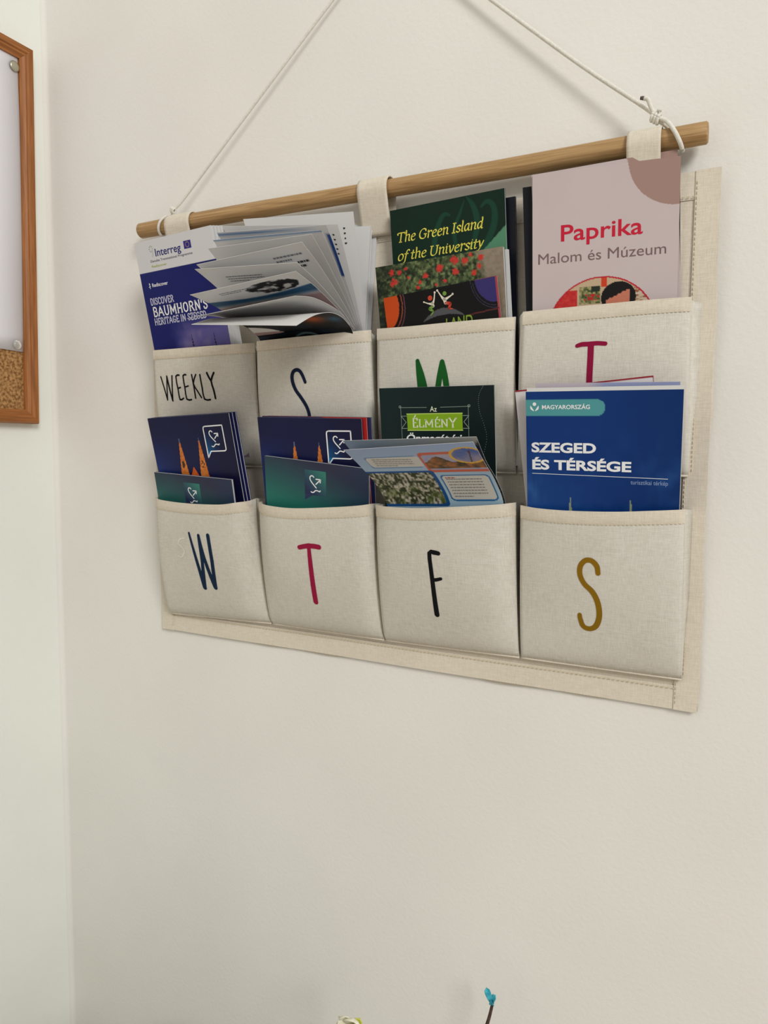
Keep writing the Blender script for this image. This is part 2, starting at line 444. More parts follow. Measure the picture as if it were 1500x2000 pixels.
b = MB().box((XC, 12, ZF), (XC+12, 2600, ZF+70)); tag(b.build('baseboard_left', base_m), kind='structure')
# soft plaster fillet in the corner
mb = MB(); P = []
for k in range(7):
    a = math.pi/2*k/6; P.append((XC+5-5*math.sin(a)+.02, 5-5*math.cos(a)+.02))
mb.grid([[(x, d, ZF+70) for x, d in P], [(x, d, 1250) for x, d in P]]); tag(mb.build('trim_1', wall_m, smooth=True), kind='structure')

# ---------------------------------------------------------------- organizer
C_PAN = canvas_mat('canvas_panel', (204, 194, 176), (226, 217, 201))
C_POC = canvas_mat('canvas_pocket', (198, 193, 181), (223, 219, 209))
C_HEM = canvas_mat('canvas_hem', (206, 197, 179), (228, 219, 203))
C_STI = mat('stitch_thread', (214, 200, 172), .9, .1)
org = thing('wall_organizer', 'cream canvas wall organizer with eight lettered pockets hanging from a wooden rod', 'wall organizer')

def panel_D(X, Z):
    """the back panel hangs from the rod and lies on the wall at its foot"""
    t = min(max(Z/392.0, 0), 1)
    d = 3.0 + 7.5*t**1.5 + 0.8*math.sin(X/41.0)*(1-t)*.6
    l = max(0, 1-(X+4)/110.0)
    d += 3.0*l*l*(math.sin(math.pi*min(max((Z-10)/360.0, 0), 1)))
    return d
def panel_edge(X, Z):
    return X
PX0, PX1, PZ0, PZ1 = 0.0, 530.0, 0.0, 391.0
nx, nz = 90, 66
P = []
for i in range(nz+1):
    Z = PZ0+(PZ1-PZ0)*i/nz; row = []
    for j in range(nx+1):
        X = PX0+(PX1-PX0)*j/nx
        zz = Z + (1.2*math.sin(X/37.0)+.7*math.sin(X/13.0+1))*(1-i/nz)**6
        xx = X + ((1.0*math.sin(Z/33.0)+.5*math.sin(Z/11.0)) if j == nx else 0) + (-.8*math.sin(Z/45.0) if j == 0 else 0)
        row.append((xx, panel_D(X, Z), zz))
    P.append(row)
mb = MB(); mb.grid(P)
pan = mb.build('back_panel', C_PAN, org, smooth=True)
so = pan.modifiers.new('thickness', 'SOLIDIFY'); so.thickness = .0012; so.offset = -1
tag(pan, 'cream canvas backing sheet')

def strip(name, pts2, wd, m, parent, off=.7, seg=None):
    """hem band laid on the panel: pts2 polyline (X,Z), half width wd"""
    D = MB(); rows = []
    P2 = [np.array(p, float) for p in pts2]
    a, c = P2[0], P2[-1]; d = (c-a)/np.linalg.norm(c-a); n = np.array([-d[1], d[0]])
    N = max(8, int(np.linalg.norm(c-a)/8)); R0, R1 = [], []
    for k in range(N+1):
        p = a+(c-a)*k/N
        for R, sgn in ((R0, -1), (R1, 1)):
            q = p+n*wd*sgn; R.append((q[0], panel_D(q[0], q[1])+off+.6, q[1]))
    D.grid([R0, R1]); o = D.build(name, m, parent)
    so = o.modifiers.new('t', 'SOLIDIFY'); so.thickness = .0007; so.offset = -1
    return o
def stitches(name, fn, n, parent, w=.35, duty=.6):
    """fn(t)-> point mm; dashes of thread along it"""
    mb = MB()
    for k in range(n):
        a = np.array(fn(k/n)); c = np.array(fn((k+duty)/n)); mid = (a+c)/2+np.array([0, .25, 0])
        mb.tube([a, mid, c], w, k=4)
    o = mb.build(name, C_STI, parent); o['kind'] = 'stuff'; return o
for nm, pts in (('side_hem', [(521.5, 0), (521.5, 391)]), ('side_hem', [(8.5, 0), (8.5, 391)]), ('bottom_hem', [(6, 9.2), (520, 9.2)]), ('top_hem', [(10, 381.2), (519, 381.2)])):
    strip(nm, pts, 8.2 if 'side' in nm else (9.2 if 'top' not in nm else 9.5), C_HEM, org, 1.0 if 'side' in nm else .2)
def onpan(X, Z, e=1.9): return (X, panel_D(X, Z)+e, Z)
stitches('stitching', lambda t: onpan(514.5, 5+380*t), 110, org)
stitches('stitching', lambda t: onpan(15.5, 5+380*t), 110, org)
stitches('stitching', lambda t: onpan(15+500*t, 16.5), 140, org)
stitches('stitching', lambda t: onpan(15+500*t, 373.5), 140, org)

# pockets: top rim control points (X,D,Z), seams at the foot
LOW, UPR = 23.0, 177.0
POCKETS = {
'L1': dict(top=[(35.9, 47, 145.1), (42.8, 50, 143.0), (77.5, 53, 141.1), (121.8, 57, 141.8), (142.2, 56, 144.5), (149.0, 47, 145.7), (147.1, 32, 147.5)], foot=(17.5, 146.0), z=(19.0, 23.0), seam=(10, 147)),
'L2': dict(top=[(156.9, 42, 145.2), (173.0, 53, 143.3), (203.5, 56, 142.1), (243.4, 55, 144.7), (267.5, 54, 147.0), (276.0, 49, 148.4), (273.5, 36, 148.0)], foot=(148.0, 270.0), z=(23.0, 22.5), seam=(149, 271)),
'L3': dict(top=[(279.1, 44, 147.7), (292.7, 50, 147.0), (322.2, 53, 147.3), (358.2, 54, 150.2), (385.8, 50, 152.7), (394.8, 42, 153.8), (395.2, 30, 153.5)], foot=(272.0, 394.5), z=(22.5, 24.0), seam=(273, 394)),
'L4': dict(top=[(399.6, 33, 151.8), (414.2, 38, 150.4), (438.1, 41, 149.8), (471.1, 43, 150.7), (499.0, 42, 152.7), (515.3, 38, 153.9), (518.0, 34, 154.1)], foot=(396.5, 518.6), z=(24.0, 24.5), seam=(396, 521)),
'U1': dict(top=[(30.1, 41, 288.2), (63.9, 42, 288.2), (96.2, 43, 288.2), (128.5, 42, 288.4), (140.0, 38, 289.0), (145.3, 31, 290.2)], foot=(14.0, 139.0), z=(176.0, 176.0), seam=(10, 138)),
'U2': dict(top=[(152.7, 38, 290.3), (187.8, 42, 290.4), (219.6, 42, 291.1), (253.8, 40, 292.2), (264.4, 37, 292.8), (266.4, 31, 293.9)], foot=(141.0, 263.0), z=(176.0, 176.0), seam=(140, 263)),
'U3': dict(top=[(271.4, 30, 294.7), (302.8, 33, 294.2), (335.3, 35, 294.5), (369.5, 36, 294.8), (389.4, 34, 295.1), (390.4, 27, 296.6)], foot=(265.5, 388.0), z=(176.0, 175.5), seam=(265, 387)),
'U4': dict(top=[(398.6, 36, 298.0), (428.2, 34, 299.0), (456.8, 31, 300.0), (484.5, 28, 301.0), (507.9, 24, 301.6), (515.0, 21, 301.9)], foot=(390.0, 516.6), z=(175.5, 176.3), seam=(389, 521)),
}
def prof(t): return t + 0.40*t*(1-t) + 0.13*(1-math.exp(-t/.035))*(1-t)
def pocket_front(k, s, t):
    """s 0..1 across the front, t 0 foot .. 1 rim"""
    p = POCKETS[k]
    if 'T' not in p:
        Q = np.array(smooth_pts(p['top'], 8)); x = (Q[:, 0]-Q[0, 0]); L = np.r_[0, np.cumsum(np.linalg.norm(np.diff(Q, axis=0), axis=1))]
        p['T'] = (Q, L/L[-1])
    Q, L = p['T']; s = min(max(s, 0), 1)
    top = np.array([np.interp(s, L, Q[:, i]) for i in range(3)])
    xf = p['foot'][0]+(p['foot'][1]-p['foot'][0])*s; zf = p['z'][0]+(p['z'][1]-p['z'][0])*s
    df = 8.0
    g = prof(t)
    # the fabric puffs a little in the middle of the face
    puff = 1.6*math.sin(math.pi*s)*math.sin(math.pi*t)
    return np.array([xf+(top[0]-xf)*t, df+(top[1]-df)*g+puff, zf+(top[2]-zf)*t])
C_DARKT = mat('seam_shadow_thread', (186, 172, 146), .9, .1)
POBJ = {}
for k in POCKETS:
    p = POCKETS[k]
    ns, nt = 40, 26
    lf_, fr_, rt_ = [], [], []
    for i in range(nt+1):
        t = i/nt
        A = pocket_front(k, 0, t); B = pocket_front(k, 1, t)
        sl = p['foot'][0]+(p['seam'][0]-p['foot'][0])*min(1, t*2); sr = p['foot'][1]+(p['seam'][1]-p['foot'][1])*min(1, t*2)
        lf_.append([(sl+(A[0]-sl)*q - 2.0*math.sin(math.pi*q)*t, panel_D(sl, A[2])+1.4+(A[1]-panel_D(sl, A[2])-1.4)*q, A[2]-(2*(1-q))*t) for q in (0, .35, .7, 1)])
        fr_.append([tuple(pocket_front(k, j/ns, t)) for j in range(ns+1)])
        rt_.append([(sr+(B[0]-sr)*q - 3.5*math.sin(math.pi*q)*t, panel_D(sr, B[2])+1.4+(B[1]-panel_D(sr, B[2])-1.4)*q, B[2]-(2*(1-q))*t) for q in (1, .7, .35, 0)])
    foot = [(q[0], panel_D(q[0], q[2])+1.2, q[2]+1.5) for q in fr_[0]]     # turned back to the panel
    mb = MB(); mb.grid(lf_); mb.grid([foot]+fr_[:1]); mb.grid(fr_); mb.grid(rt_); o = mb.build('pocket', C_POC, org, smooth=True)
    so = o.modifiers.new('t', 'SOLIDIFY'); so.thickness = .0008; so.offset = -1
    POBJ[k] = o
    # rim hem and its stitch line, foot fold
    H = []
    for t in (1.0, .97, .94, .925):
        H.append([tuple(pocket_front(k, j/ns, t)+np.array([0, .75 if t > .93 else .1, .25 if t == 1 else 0])) for j in range(ns+1)])
    mb = MB(); mb.grid(H[::-1]); h = mb.build('rim_hem', C_HEM, o, smooth=True)
    st = stitches('stitching', lambda x: tuple(pocket_front(k, x, .925)+np.array([0, .35, 0])), 42, o, w=.26)
    ft = MB(); ft.tube([tuple(pocket_front(k, j/20, .0)+np.array([0, .3, .4])) for j in range(21)], .9, k=6); ft.build('foot_fold', C_HEM, o, smooth=True)
# second rows of stitches and gusset seam on the right of the outer pockets
stitches('stitching', lambda t: onpan(519.5, 28+120*t, 2.2), 36, org, w=.3)
stitches('stitching', lambda t: onpan(519.0, 180+120*t, 2.2), 36, org, w=.3)

class PSurf:
    def __init__(s, k): s.k = k
    def __call__(s, u, v, off=0.0):
        q = pocket_front(s.k, u, v); return q + np.array([0.25*off, off, 0])
LET={'U1': [([(0.0755, 0.776), (0.1086, 0.6773), (0.1364, 0.5771)], [2.08, 2.08, 2.08], 0), ([(0.1364, 0.5771), (0.1422, 0.7765)], [2.08, 2.08], 0), ([(0.1422, 0.7765), (0.1715, 0.6542), (0.1945, 0.5685)], [2.56, 2.56, 2.56], 0), ([(0.1945, 0.5685), (0.2, 0.7788)], [2.24, 2.24], 0), ([(0.2785, 0.7809), (0.2431, 0.7722), (0.2607, 0.665), (0.2752, 0.576), (0.3138, 0.586)], [2.24, 2.24, 2.24, 2.24, 2.24], 0), ([(0.2584, 0.6706), (0.2886, 0.6778)], [2.08, 2.08], 0), ([(0.3524, 0.781), (0.321, 0.7736), (0.3358, 0.6761), (0.3486, 0.5782), (0.3991, 0.5727)], [2.24, 2.24, 2.24, 2.24, 2.24], 0), ([(0.3378, 0.6794), (0.3738, 0.687)], [1.92, 1.92], 0), ([(0.4139, 0.7783), (0.4327, 0.6795), (0.4437, 0.5838)], [2.24, 2.24, 2.24], 0), ([(0.4572, 0.7785), (0.4293, 0.7067), (0.4662, 0.6444), (0.505, 0.5862)], [2.08, 2.08, 2.08, 2.08], 0), ([(0.4995, 0.7747), (0.5171, 0.6698), (0.5337, 0.5732), (0.5918, 0.5677)], [2.24, 2.24, 2.24, 2.24], 0), ([(0.5702, 0.787), (0.5889, 0.7509), (0.6099, 0.7201)], [2.72, 2.72, 2.72], 0), ([(0.6385, 0.7854), (0.6099, 0.7201), (0.6306, 0.646), (0.6423, 0.5772)], [2.72, 2.72, 2.72, 2.72], 0)], 'U2': [([(0.4591, 0.6657), (0.4384, 0.7148), (0.4135, 0.7504), (0.3852, 0.7603), (0.3575, 0.7482), (0.3439, 0.713), (0.3503, 0.6642), (0.3749, 0.6076), (0.413, 0.5574), (0.451, 0.5004), (0.4701, 0.4579), (0.4796, 0.4122), (0.4767, 0.3595), (0.455, 0.3102), (0.4116, 0.2893), (0.3724, 0.3076), (0.3528, 0.3545)], [4.68, 5.04, 5.04, 5.04, 5.4, 5.76, 5.76, 5.4, 5.4, 5.4, 5.4, 5.4, 5.4, 5.4, 5.4, 5.04, 4.32], 5)], 'U3': [([(0.3151, 0.7652), (0.3259, 0.6752), (0.3377, 0.5807), (0.3462, 0.4598), (0.3513, 0.3465)], [5.43, 6.91, 7.4, 7.4, 6.91], 0), ([(0.3151, 0.7652), (0.3494, 0.674), (0.3734, 0.5792), (0.4008, 0.4583), (0.418, 0.3717)], [5.43, 6.41, 7.4, 6.91, 6.41], 0), ([(0.4937, 0.7481), (0.4781, 0.6505), (0.4611, 0.5418), (0.4359, 0.4403), (0.418, 0.3717)], [6.41, 7.89, 7.4, 6.91, 6.41], 0), ([(0.4937, 0.7481), (0.5136, 0.6655), (0.5303, 0.573), (0.5487, 0.4547), (0.555, 0.3441)], [6.41, 7.89, 7.89, 7.4, 6.91], 0)], 'U4': [([(0.3504, 0.7744), (0.3789, 0.7811), (0.4148, 0.7803), (0.468, 0.7818), (0.5168, 0.7758)], [6.45, 7.63, 7.63, 7.04, 7.04], 0), ([(0.4328, 0.7774), (0.4336, 0.6908), (0.4326, 0.5951), (0.4332, 0.4897), (0.4314, 0.3833)], [9.97, 9.97, 9.97, 9.97, 9.97], 0)], 'L1': [([(0.3608, 0.7605), (0.4025, 0.603), (0.4397, 0.4374), (0.4627, 0.2999)], [3.47, 4.85, 5.89, 6.93], 0), ([(0.4627, 0.2999), (0.4753, 0.5329), (0.4554, 0.7464)], [6.24, 5.55, 4.85], 0), ([(0.4554, 0.7464), (0.4969, 0.5649), (0.5437, 0.3992), (0.571, 0.3096)], [4.85, 5.55, 6.24, 6.93], 0), ([(0.571, 0.3096), (0.5725, 0.5398), (0.5484, 0.7517)], [6.24, 5.89, 5.89], 0)], 'L2': [([(0.4046, 0.7076), (0.4784, 0.7222), (0.5544, 0.7125)], [6.24, 6.93, 6.93], 0), ([(0.478, 0.7127), (0.4826, 0.5757), (0.486, 0.4058), (0.4887, 0.2735)], [5.55, 6.93, 7.63, 7.63], 0)], 'L3': [([(0.4704, 0.7032), (0.4392, 0.7095), (0.4097, 0.705), (0.4184, 0.6076), (0.4299, 0.4884), (0.4392, 0.3659), (0.4474, 0.2716)], [6.72, 7.28, 6.72, 6.72, 7.28, 7.84, 8.4], 0), ([(0.4291, 0.5206), (0.4563, 0.523), (0.4863, 0.5313)], [6.16, 5.6, 5.04], 0)], 'L4': [([(0.5107, 0.6347), (0.5024, 0.6781), (0.4713, 0.7083), (0.4327, 0.7077), (0.404, 0.6712), (0.4027, 0.6165), (0.4295, 0.5639), (0.4736, 0.5226), (0.5028, 0.4748), (0.5184, 0.4152), (0.5184, 0.3534), (0.4977, 0.2987), (0.4582, 0.278), (0.4216, 0.2916), (0.4042, 0.335), (0.4005, 0.363)], [8.15, 8.77, 8.77, 8.77, 8.77, 8.77, 8.77, 9.4, 9.4, 9.4, 9.4, 9.4, 8.77, 8.77, 8.15, 7.52], 5)]}
GHOST=[(0.3121, 0.7151), (0.2651, 0.7032), (0.2429, 0.6636), (0.2773, 0.6371), (0.3012, 0.6017), (0.267, 0.5526), (0.23, 0.5562)]
PXMM = {'U1': 1.7, 'U2': 1.96, 'U3': 2.28, 'U4': 2.8, 'L1': 1.68, 'L2': 1.9, 'L3': 2.3, 'L4': 2.75}
INKS = {'U1': ('black', (20, 20, 24)), 'U2': ('navy_letter', (24, 34, 58)), 'U3': ('green_letter', (28, 90, 38)), 'U4': ('crimson_letter', (140, 22, 60)),
        'L1': ('navy_letter', (24, 44, 70)), 'L2': ('crimson_letter', (152, 28, 64)), 'L3': ('black', (20, 20, 24)), 'L4': ('ochre_letter', (136, 102, 20))}
class PocketXZ:
    """the pocket face addressed by X and Z"""
    def __init__(s, k): s.k = k
    def __call__(s, x, z, off=0.0):
        a, b = .5, .5
        for it in range(7):
            q = pocket_front(s.k, a, b); qa = pocket_front(s.k, min(a+.004, 1), b)-pocket_front(s.k, a-.004, b); qb = pocket_front(s.k, a, b+.002)-pocket_front(s.k, a, b-.002)
            qa = qa/(.008 if a+.004 <= 1 else 1-a+.004); qb = qb/.004
            J = np.array([[qa[0], qb[0]], [qa[2], qb[2]]]); st = np.linalg.solve(J, [x-q[0], z-q[2]])
            a = min(max(a+st[0], 0.005), .995); b = min(max(b+st[1], .0), 1)
        return pocket_front(s.k, a, b)+np.array([.1*off, off, 0])
for k, strokes in LET.items():
    D = Dec()
    for pts, ws, sm in strokes:
        P = [pocket_front(k, a, b)[[0, 2]] for a, b in pts]
        D.stroke([tuple(p) for p in P], [(1.45 if k == 'U3' else 1.22)*w/PXMM[k] for w in ws], sm=sm or 2)
    D.build('printed_word' if k == 'U1' else 'printed_letter', PocketXZ(k), mat('fabric_'+INKS[k][0]+k[0], INKS[k][1], .85, .1), POBJ[k], .3)
D = Dec(); D.stroke([tuple(pocket_front('L1', a, b)[[0, 2]]) for a, b in GHOST], 1.6, sm=4)
D.build('faded_print', PocketXZ('L1'), mat('faded_print', (226, 221, 208), .9, .1), POBJ['L1'], .25)
LAB = {'U1': 'pocket printed WEEKLY in black', 'U2': 'pocket with a navy S', 'U3': 'pocket with a green M', 'U4': 'pocket with a crimson T in the upper row',
       'L1': 'pocket with a navy W', 'L2': 'pocket with a crimson T in the lower row', 'L3': 'pocket with a black F', 'L4': 'pocket with an ochre S'}
for k, v in LAB.items(): POBJ[k]['label'] = v


# rod, tabs, cord
RZ, RD, RR = 413.6, 15.5, 7.4
wood = noise_mat('oak_rod', (146, 112, 70), (190, 155, 108), 9, (1.6, 45, 45), rough=.5, bump=.12, bump_scale=12, detail=6, ramp=(.3, .7))
for nd in wood.node_tree.nodes:
    if nd.type == 'TEX_NOISE': nd.inputs['Distortion'].default_value = 1.3
mb = MB(); pts = []; rs = []
for i in range(60):
    t = i/59; pts.append((-8.2+527.2*t, RD+.5*math.sin(t*5), RZ+.6*math.sin(t*7))); e = min(i, 59-i); rs.append(RR*(1+.025*math.sin(t*9)))
pts = [(pts[0][0]-1.2, pts[0][1], pts[0][2])]+pts+[(pts[-1][0]+1.2, pts[-1][1], pts[-1][2])]; rs = [RR*.86]+rs+[RR*.86]
mb.tube(pts, RR, k=24, rs=rs); rod = mb.build('wooden_rod', wood, org, smooth=True)
for p in rod.data.polygons:
    if len(p.vertices) > 4: p.use_smooth = False
tag(rod, 'round oak rod')
def tab(x0, x1, sk=0.0):
    prof_ = [(7.5, 375), (6.5, 388), (RD-RR-1.6, 402), (RD-RR-1.2, RZ)]
    for a in range(170, 9, -16): prof_.append((RD+(RR+1.2)*math.cos(math.radians(a)), RZ+(RR+1.2)*math.sin(math.radians(a))))
    prof_ += [(RD+RR+1.3, RZ-3), (RD+RR-1.2, 402), (RD+2.5, 390), (13.5, 376)]
    Q = smooth_pts(prof_, 3); mb = MB()
    us = [0, .1, .12, .5, .88, .9, 1]
    mb.grid([[(x0+(x1-x0)*u, q[0], q[1]) for u in us] for q in Q])
    o = mb.build('hanging_tab', C_HEM, org, smooth=True); so = o.modifiers.new('t', 'SOLIDIFY'); so.thickness = .0011
    for u in (.24, .74):
        stitches('stitching', lambda t: (x0+(x1-x0)*u, *[float(np.interp(t, np.linspace(0, 1, len(Q)), [q[i] for q in Q]))+(.5 if i == 0 else .3) for i in (0, 1)]), 30, o, w=.22)
    stitches('stitching', lambda t: (x0+(x1-x0)*t, 15.0, 377.5), 9, o, w=.3)
    return o
tab(31, 62); tab(248, 276); tab(467.5, 490.5)

cordm = noise_mat('cotton_cord', (216, 213, 202), (230, 227, 217), 500, (1, 1, 1), rough=.95, bump=.15, bump_scale=900, bdist=.0003)
NX, NZ = 268.0, 627.0
mb = MB()
# left leg, knot loop round the rod end
mb.tube(smooth_pts([(NX-2, 5, NZ+3), (NX-8, 6, NZ-4), (200, 9.0, 571), (120, 12, 501), (60, 14, 448.5), (42, 15.5, 432.5), (33, 17, 427)], 5), 1.25, k=8)
loop = []
for a in range(95, 95+361, 20):
    t = (a-95)/360; loop.append((30-11*math.sin(t*math.pi)+3*t, RD+(RR+1.6)*math.cos(math.radians(a)) , RZ+(RR+1.7)*math.sin(math.radians(a))))
mb.tube(smooth_pts([(36, 18, 428)]+loop[:-1]+[(35, 17, 427)], 3), 1.3, k=8)
mb.build('hanging_cord', cordm, org, smooth=True)
mb = MB()
mb.tube(smooth_pts([(NX+2, 5, NZ+3), (NX+8, 6, NZ-4), (359, 9.5, 545), (430, 12, 480), (478, 15.5, 438.5), (485, 17, 430.5), (493, 19.5, 425), (499, RD+RR+1.8, RZ+2), (503, RD+RR-.5, RZ-6), (504, RD+1, RZ-RR-1.6), (503, RD-RR, RZ-5), (499, RD-RR-1.2, RZ+4), (494, RD-3, RZ+RR+2), (487, 16.5, 428)], 5), 1.55, k=10)
mb.build('hanging_cord', cordm, org, smooth=True)
for c, s in (((485.5, 17.5, 429.5), 1.0), ((36, 17.5, 427.5), .7)):   # knots: small wound turns
    mb = MB()
    for q in range(3):
        pts = []
        for a in range(0, 361, 30):
            th = math.radians(a); pts.append((c[0]+(q-1)*1.9*s+1.0*s*math.sin(th), c[1]+2.7*s*math.cos(th), c[2]-(q-1)*1.3*s+2.9*s*math.sin(th)))
        mb.tube(smooth_pts(pts, 2), 1.25*s, k=7)
    mb.build('cord_knot', cordm, org, smooth=True)
mb = MB(); mb.tube(smooth_pts([(485, 19, 431), (482.5, 20.5, 436), (480.5, 21.5, 441), (478.0, 21.0, 442.5)], 4), 1.5, k=8, rs=None)
t_ = mb.build('cord_tail', cordm, org, smooth=True)
mb = MB(); mb.tube([(478.4, 21.0, 442.4), (476.6, 21.2, 443.0), (475.2, 21.2, 443.2)], 1.3, k=8, rs=[1.3, 1.35, 1.1]); mb.build('cord_tip', mat('cord_tip_grey', (92, 84, 82), .7), t_)
mb = MB(); mb.tube([(486.5, 19, 431), (487.6, 20.5, 433), (489.6, 21, 432.2)], 1.0, k=7); mb.build('cord_tail', cordm, org, smooth=True)
set_base(org, W(265, 0, 0))
nail = MB(); nail.tube([(NX, -10, NZ+1), (NX, 10, NZ+3)], 1.2, k=10); nail.tube([(NX, 9.6, NZ+3), (NX, 10.8, NZ+3.1)], 3.2, k=14)
tag(nail.build('nail', mat('steel', (150, 150, 150), .35)), 'small steel nail the organizer cord hangs from', 'nail')

# ---------------------------------------------------------------- booklets
def booklet(name, label, S, art, th=2.0, zmin=None, group=None, cat='booklet', back=(40, 45, 90), step=.6, edge=None, nvis=None, u0=0.0):
    """front cover with its printed art, block of pages, back cover"""
    root = thing(name, label, cat, group)
    v1 = S.vmax(zmin) if zmin else S.h
    art_sheet('front_cover', S, u0, S.w, 0, v1, art, root, 0, .25, step)
    if th > .9:
        slab('page_block', S, u0+.3, S.w-.35, .35, v1, -.28, -(th-.3), edge or EDGE, root)
        slab('back_cover', S, u0, S.w, 0, v1, -(th-.28), -th, mat('cover_%d_%d_%d' % back, back, .4), root)
    set_base(root, W(*S(S.w/2, v1, -th/2)))
    return root

# 1. white-banded navy booklets in the WEEKLY pocket
def art_band(U, V):
    c = np.zeros(U.shape+(3,)); n = fbm(U/9, V/9)
    c[:] = mixc((20, 28, 98), (24, 34, 110), fbm(U/30, V/30))
    sky = np.clip((V-72)/16, 0, 1)*np.clip((U-20)/22+fbm(U/14, V/14)*.8-.5, 0, 1)
    c = mixc(c, (96, 90, 150), sky*.95); c = mixc(c, (122, 112, 156), sky*np.clip(n*2-.9, 0, 1))
    band = V < 28.6; c[band] = (222, 222, 224)
    for cx, top, bw in ((52.3, 90, .9), (80.4, 91.5, .9)):
        w_ = bw*(.25+(V-top)/18)*(1+.6*np.sin(V*2.2)); m = (V > top) & (np.abs(U-cx-(V-top)*.05) < w_); c[m] = (34, 30, 60)
        g = (V > top+14) & (np.abs(U-cx-2.6) < (V-top-13)*.5); c[g] = (150, 132, 150)
    return c
def baum(n, dx, dn, lab, group=None, prints=False):
    S = Flat(77.695+dx, 13.8312, 184.1954, .2041, .0333, .0428, 98.703, 210.27); S.o = S.o+S.en*(-dn); S.bow = 0
    r = booklet('heritage_booklet', lab, S, art_band if prints else (lambda U, V: np.full(U.shape+(3,), 222.)), 2.9, 180, group, back=(214, 214, 216), step=.55 if prints else 8)
    if prints:
        text('logo_lettering', S, 'Interreg', 25.4, 58.4, 15.6, 9.0, ink('navy_text', (38, 40, 110)), r, .012, ref='I')
        D = Dec(); D.poly([(62.7, 7.9), (71.6, 7.9), (71.6, 14.7), (62.7, 14.7)]); fl = D.build('emblem_flag', S, ink('flag_blue', (38, 36, 130)), r)
        D = Dec()
        for a in range(12):
            th = a*math.pi/6; D.disc((67.15+2.2*math.cos(th), 11.3+2.2*math.sin(th)), .34, 6)
        D.build('star', S, ink('star_yellow', (226, 196, 60)), fl, .2)
        text('programme_lettering', S, 'Danube Transnational Programme', 17.5, 71.6, 20.2, 18.2, ink('grey_text', (92, 92, 110)), r, .008)
        text('programme_lettering', S, 'Rediscover', 17.9, 37.5, 24.9, 22.9, ink('lime', (168, 178, 70)), r, .012)
        D = Dec()
        for a in range(8):
            th = a*math.pi/4; D.disc((20.8+2.1*math.cos(th), 8.3+2.6*math.sin(th)), .62, 8)
        D.stroke([(22.8, 11.4), (21.4, 15.4)], .5); D.build('dot_emblem', S, ink('pale_green_grey', (160, 172, 150)), r)
        text('subtitle_lettering', S, 'Rediscover', 13.8, 34.5, 42.2, 39.0, WHITE, r, .012)
        D = Dec(); D.stroke([(10.2, 38.4), (10.8, 43.2)], .6); D.stroke([(9.2, 41.8), (11.6, 41)], .5); D.disc((10.5, 39.2), .8, 10); D.build('small_emblem', S, WHITE, r)
        cap_text('title_lettering', S, 'DISCOVER', 7.0, 38.5, 58.4, 52.4, ink('pale_lilac', (205, 205, 226)), r, .15)
        cap_text('title_lettering', S, "BAUMHORN'S", 7.8, 79.4, 69.2, 60.9, WHITE, r, .17)
        cap_text('title_lettering', S, 'HERITAGE IN SZEGED', 7.6, 75.6, 77.3, 71.3, ink('pale_lilac', (205, 205, 226)), r, .15)
    return r
baum(0, 0, 0, 'navy blue heritage booklet with a white top band, foremost in the WEEKLY pocket', prints=True)
for i in range(3):
    baum(0, 1.0*(i+1), 3.1*(i+1), ('first', 'second', 'third and last')[i]+' booklet edge directly behind the navy heritage booklet', 'copies stacked behind the navy heritage booklet')

# 2. white booklets in the upper S pocket: upright stack and fanned pages
for i, (dr, xr, h) in enumerate(((1.6, 206.5, 212), (5.6, 204.5, 211), (9.6, 201.5, 210))):
    pos = ('hindmost', 'middle', 'foremost')[i]
    S = Flat(xr-8, dr+3.2, 182, .02+.012*i, -.075, -.03, 99, h-2*i); S.bow = 0
    booklet('white_booklet', pos+' of the three upright white booklets behind the fanned pages', S, lambda U, V: np.full(U.shape+(3,), 226.), 3.6, 180, 'upright white booklets behind the fanned pages', back=(224, 224, 226), step=8)
fan = thing('open_brochure', 'open white brochure whose pages fan out over the booklets beside it', 'brochure')
def page_curve(tip, X0, rD, bnd=.05):
    """edge of a page from its free tip back down past the pocket rim (rD = distance from the wall at the rim)"""
    tip = np.array(tip, float); rim = np.array([X0, rD, 290.5]); d = tip-rim; L = np.linalg.norm(d)
    n = np.array([0, -d[2], d[1]])/L            # normal of the chord, turned up and back
    bend = bnd*L*(d[1]/110.0)
    m2 = rim+d*.72+n*bend*.72; m1 = rim+d*.34+n*bend*.95; m0 = rim+d*.12+n*bend*.5
    return [tuple(tip), tuple(m2), tuple(m1), tuple(m0), tuple(rim), (X0, rD-2-(rD-20)*.22, 262), (X0, rD-4-(rD-20)*.52, 222)]
def bwphoto(U, V, cx, cy, rx, ry, c):
    x = (U-cx)/rx; y = (V-cy)/ry; e = x*x+y*y+.5*(fbm(U/4, V/4)-.5)
    n = fbm(U/6.0, V/3.2, 3); col = mixc((20, 20, 22), (205, 203, 200), np.clip((n-.45)*5, 0, 1))
    m = e < 1; c[m] = col[m]; return c
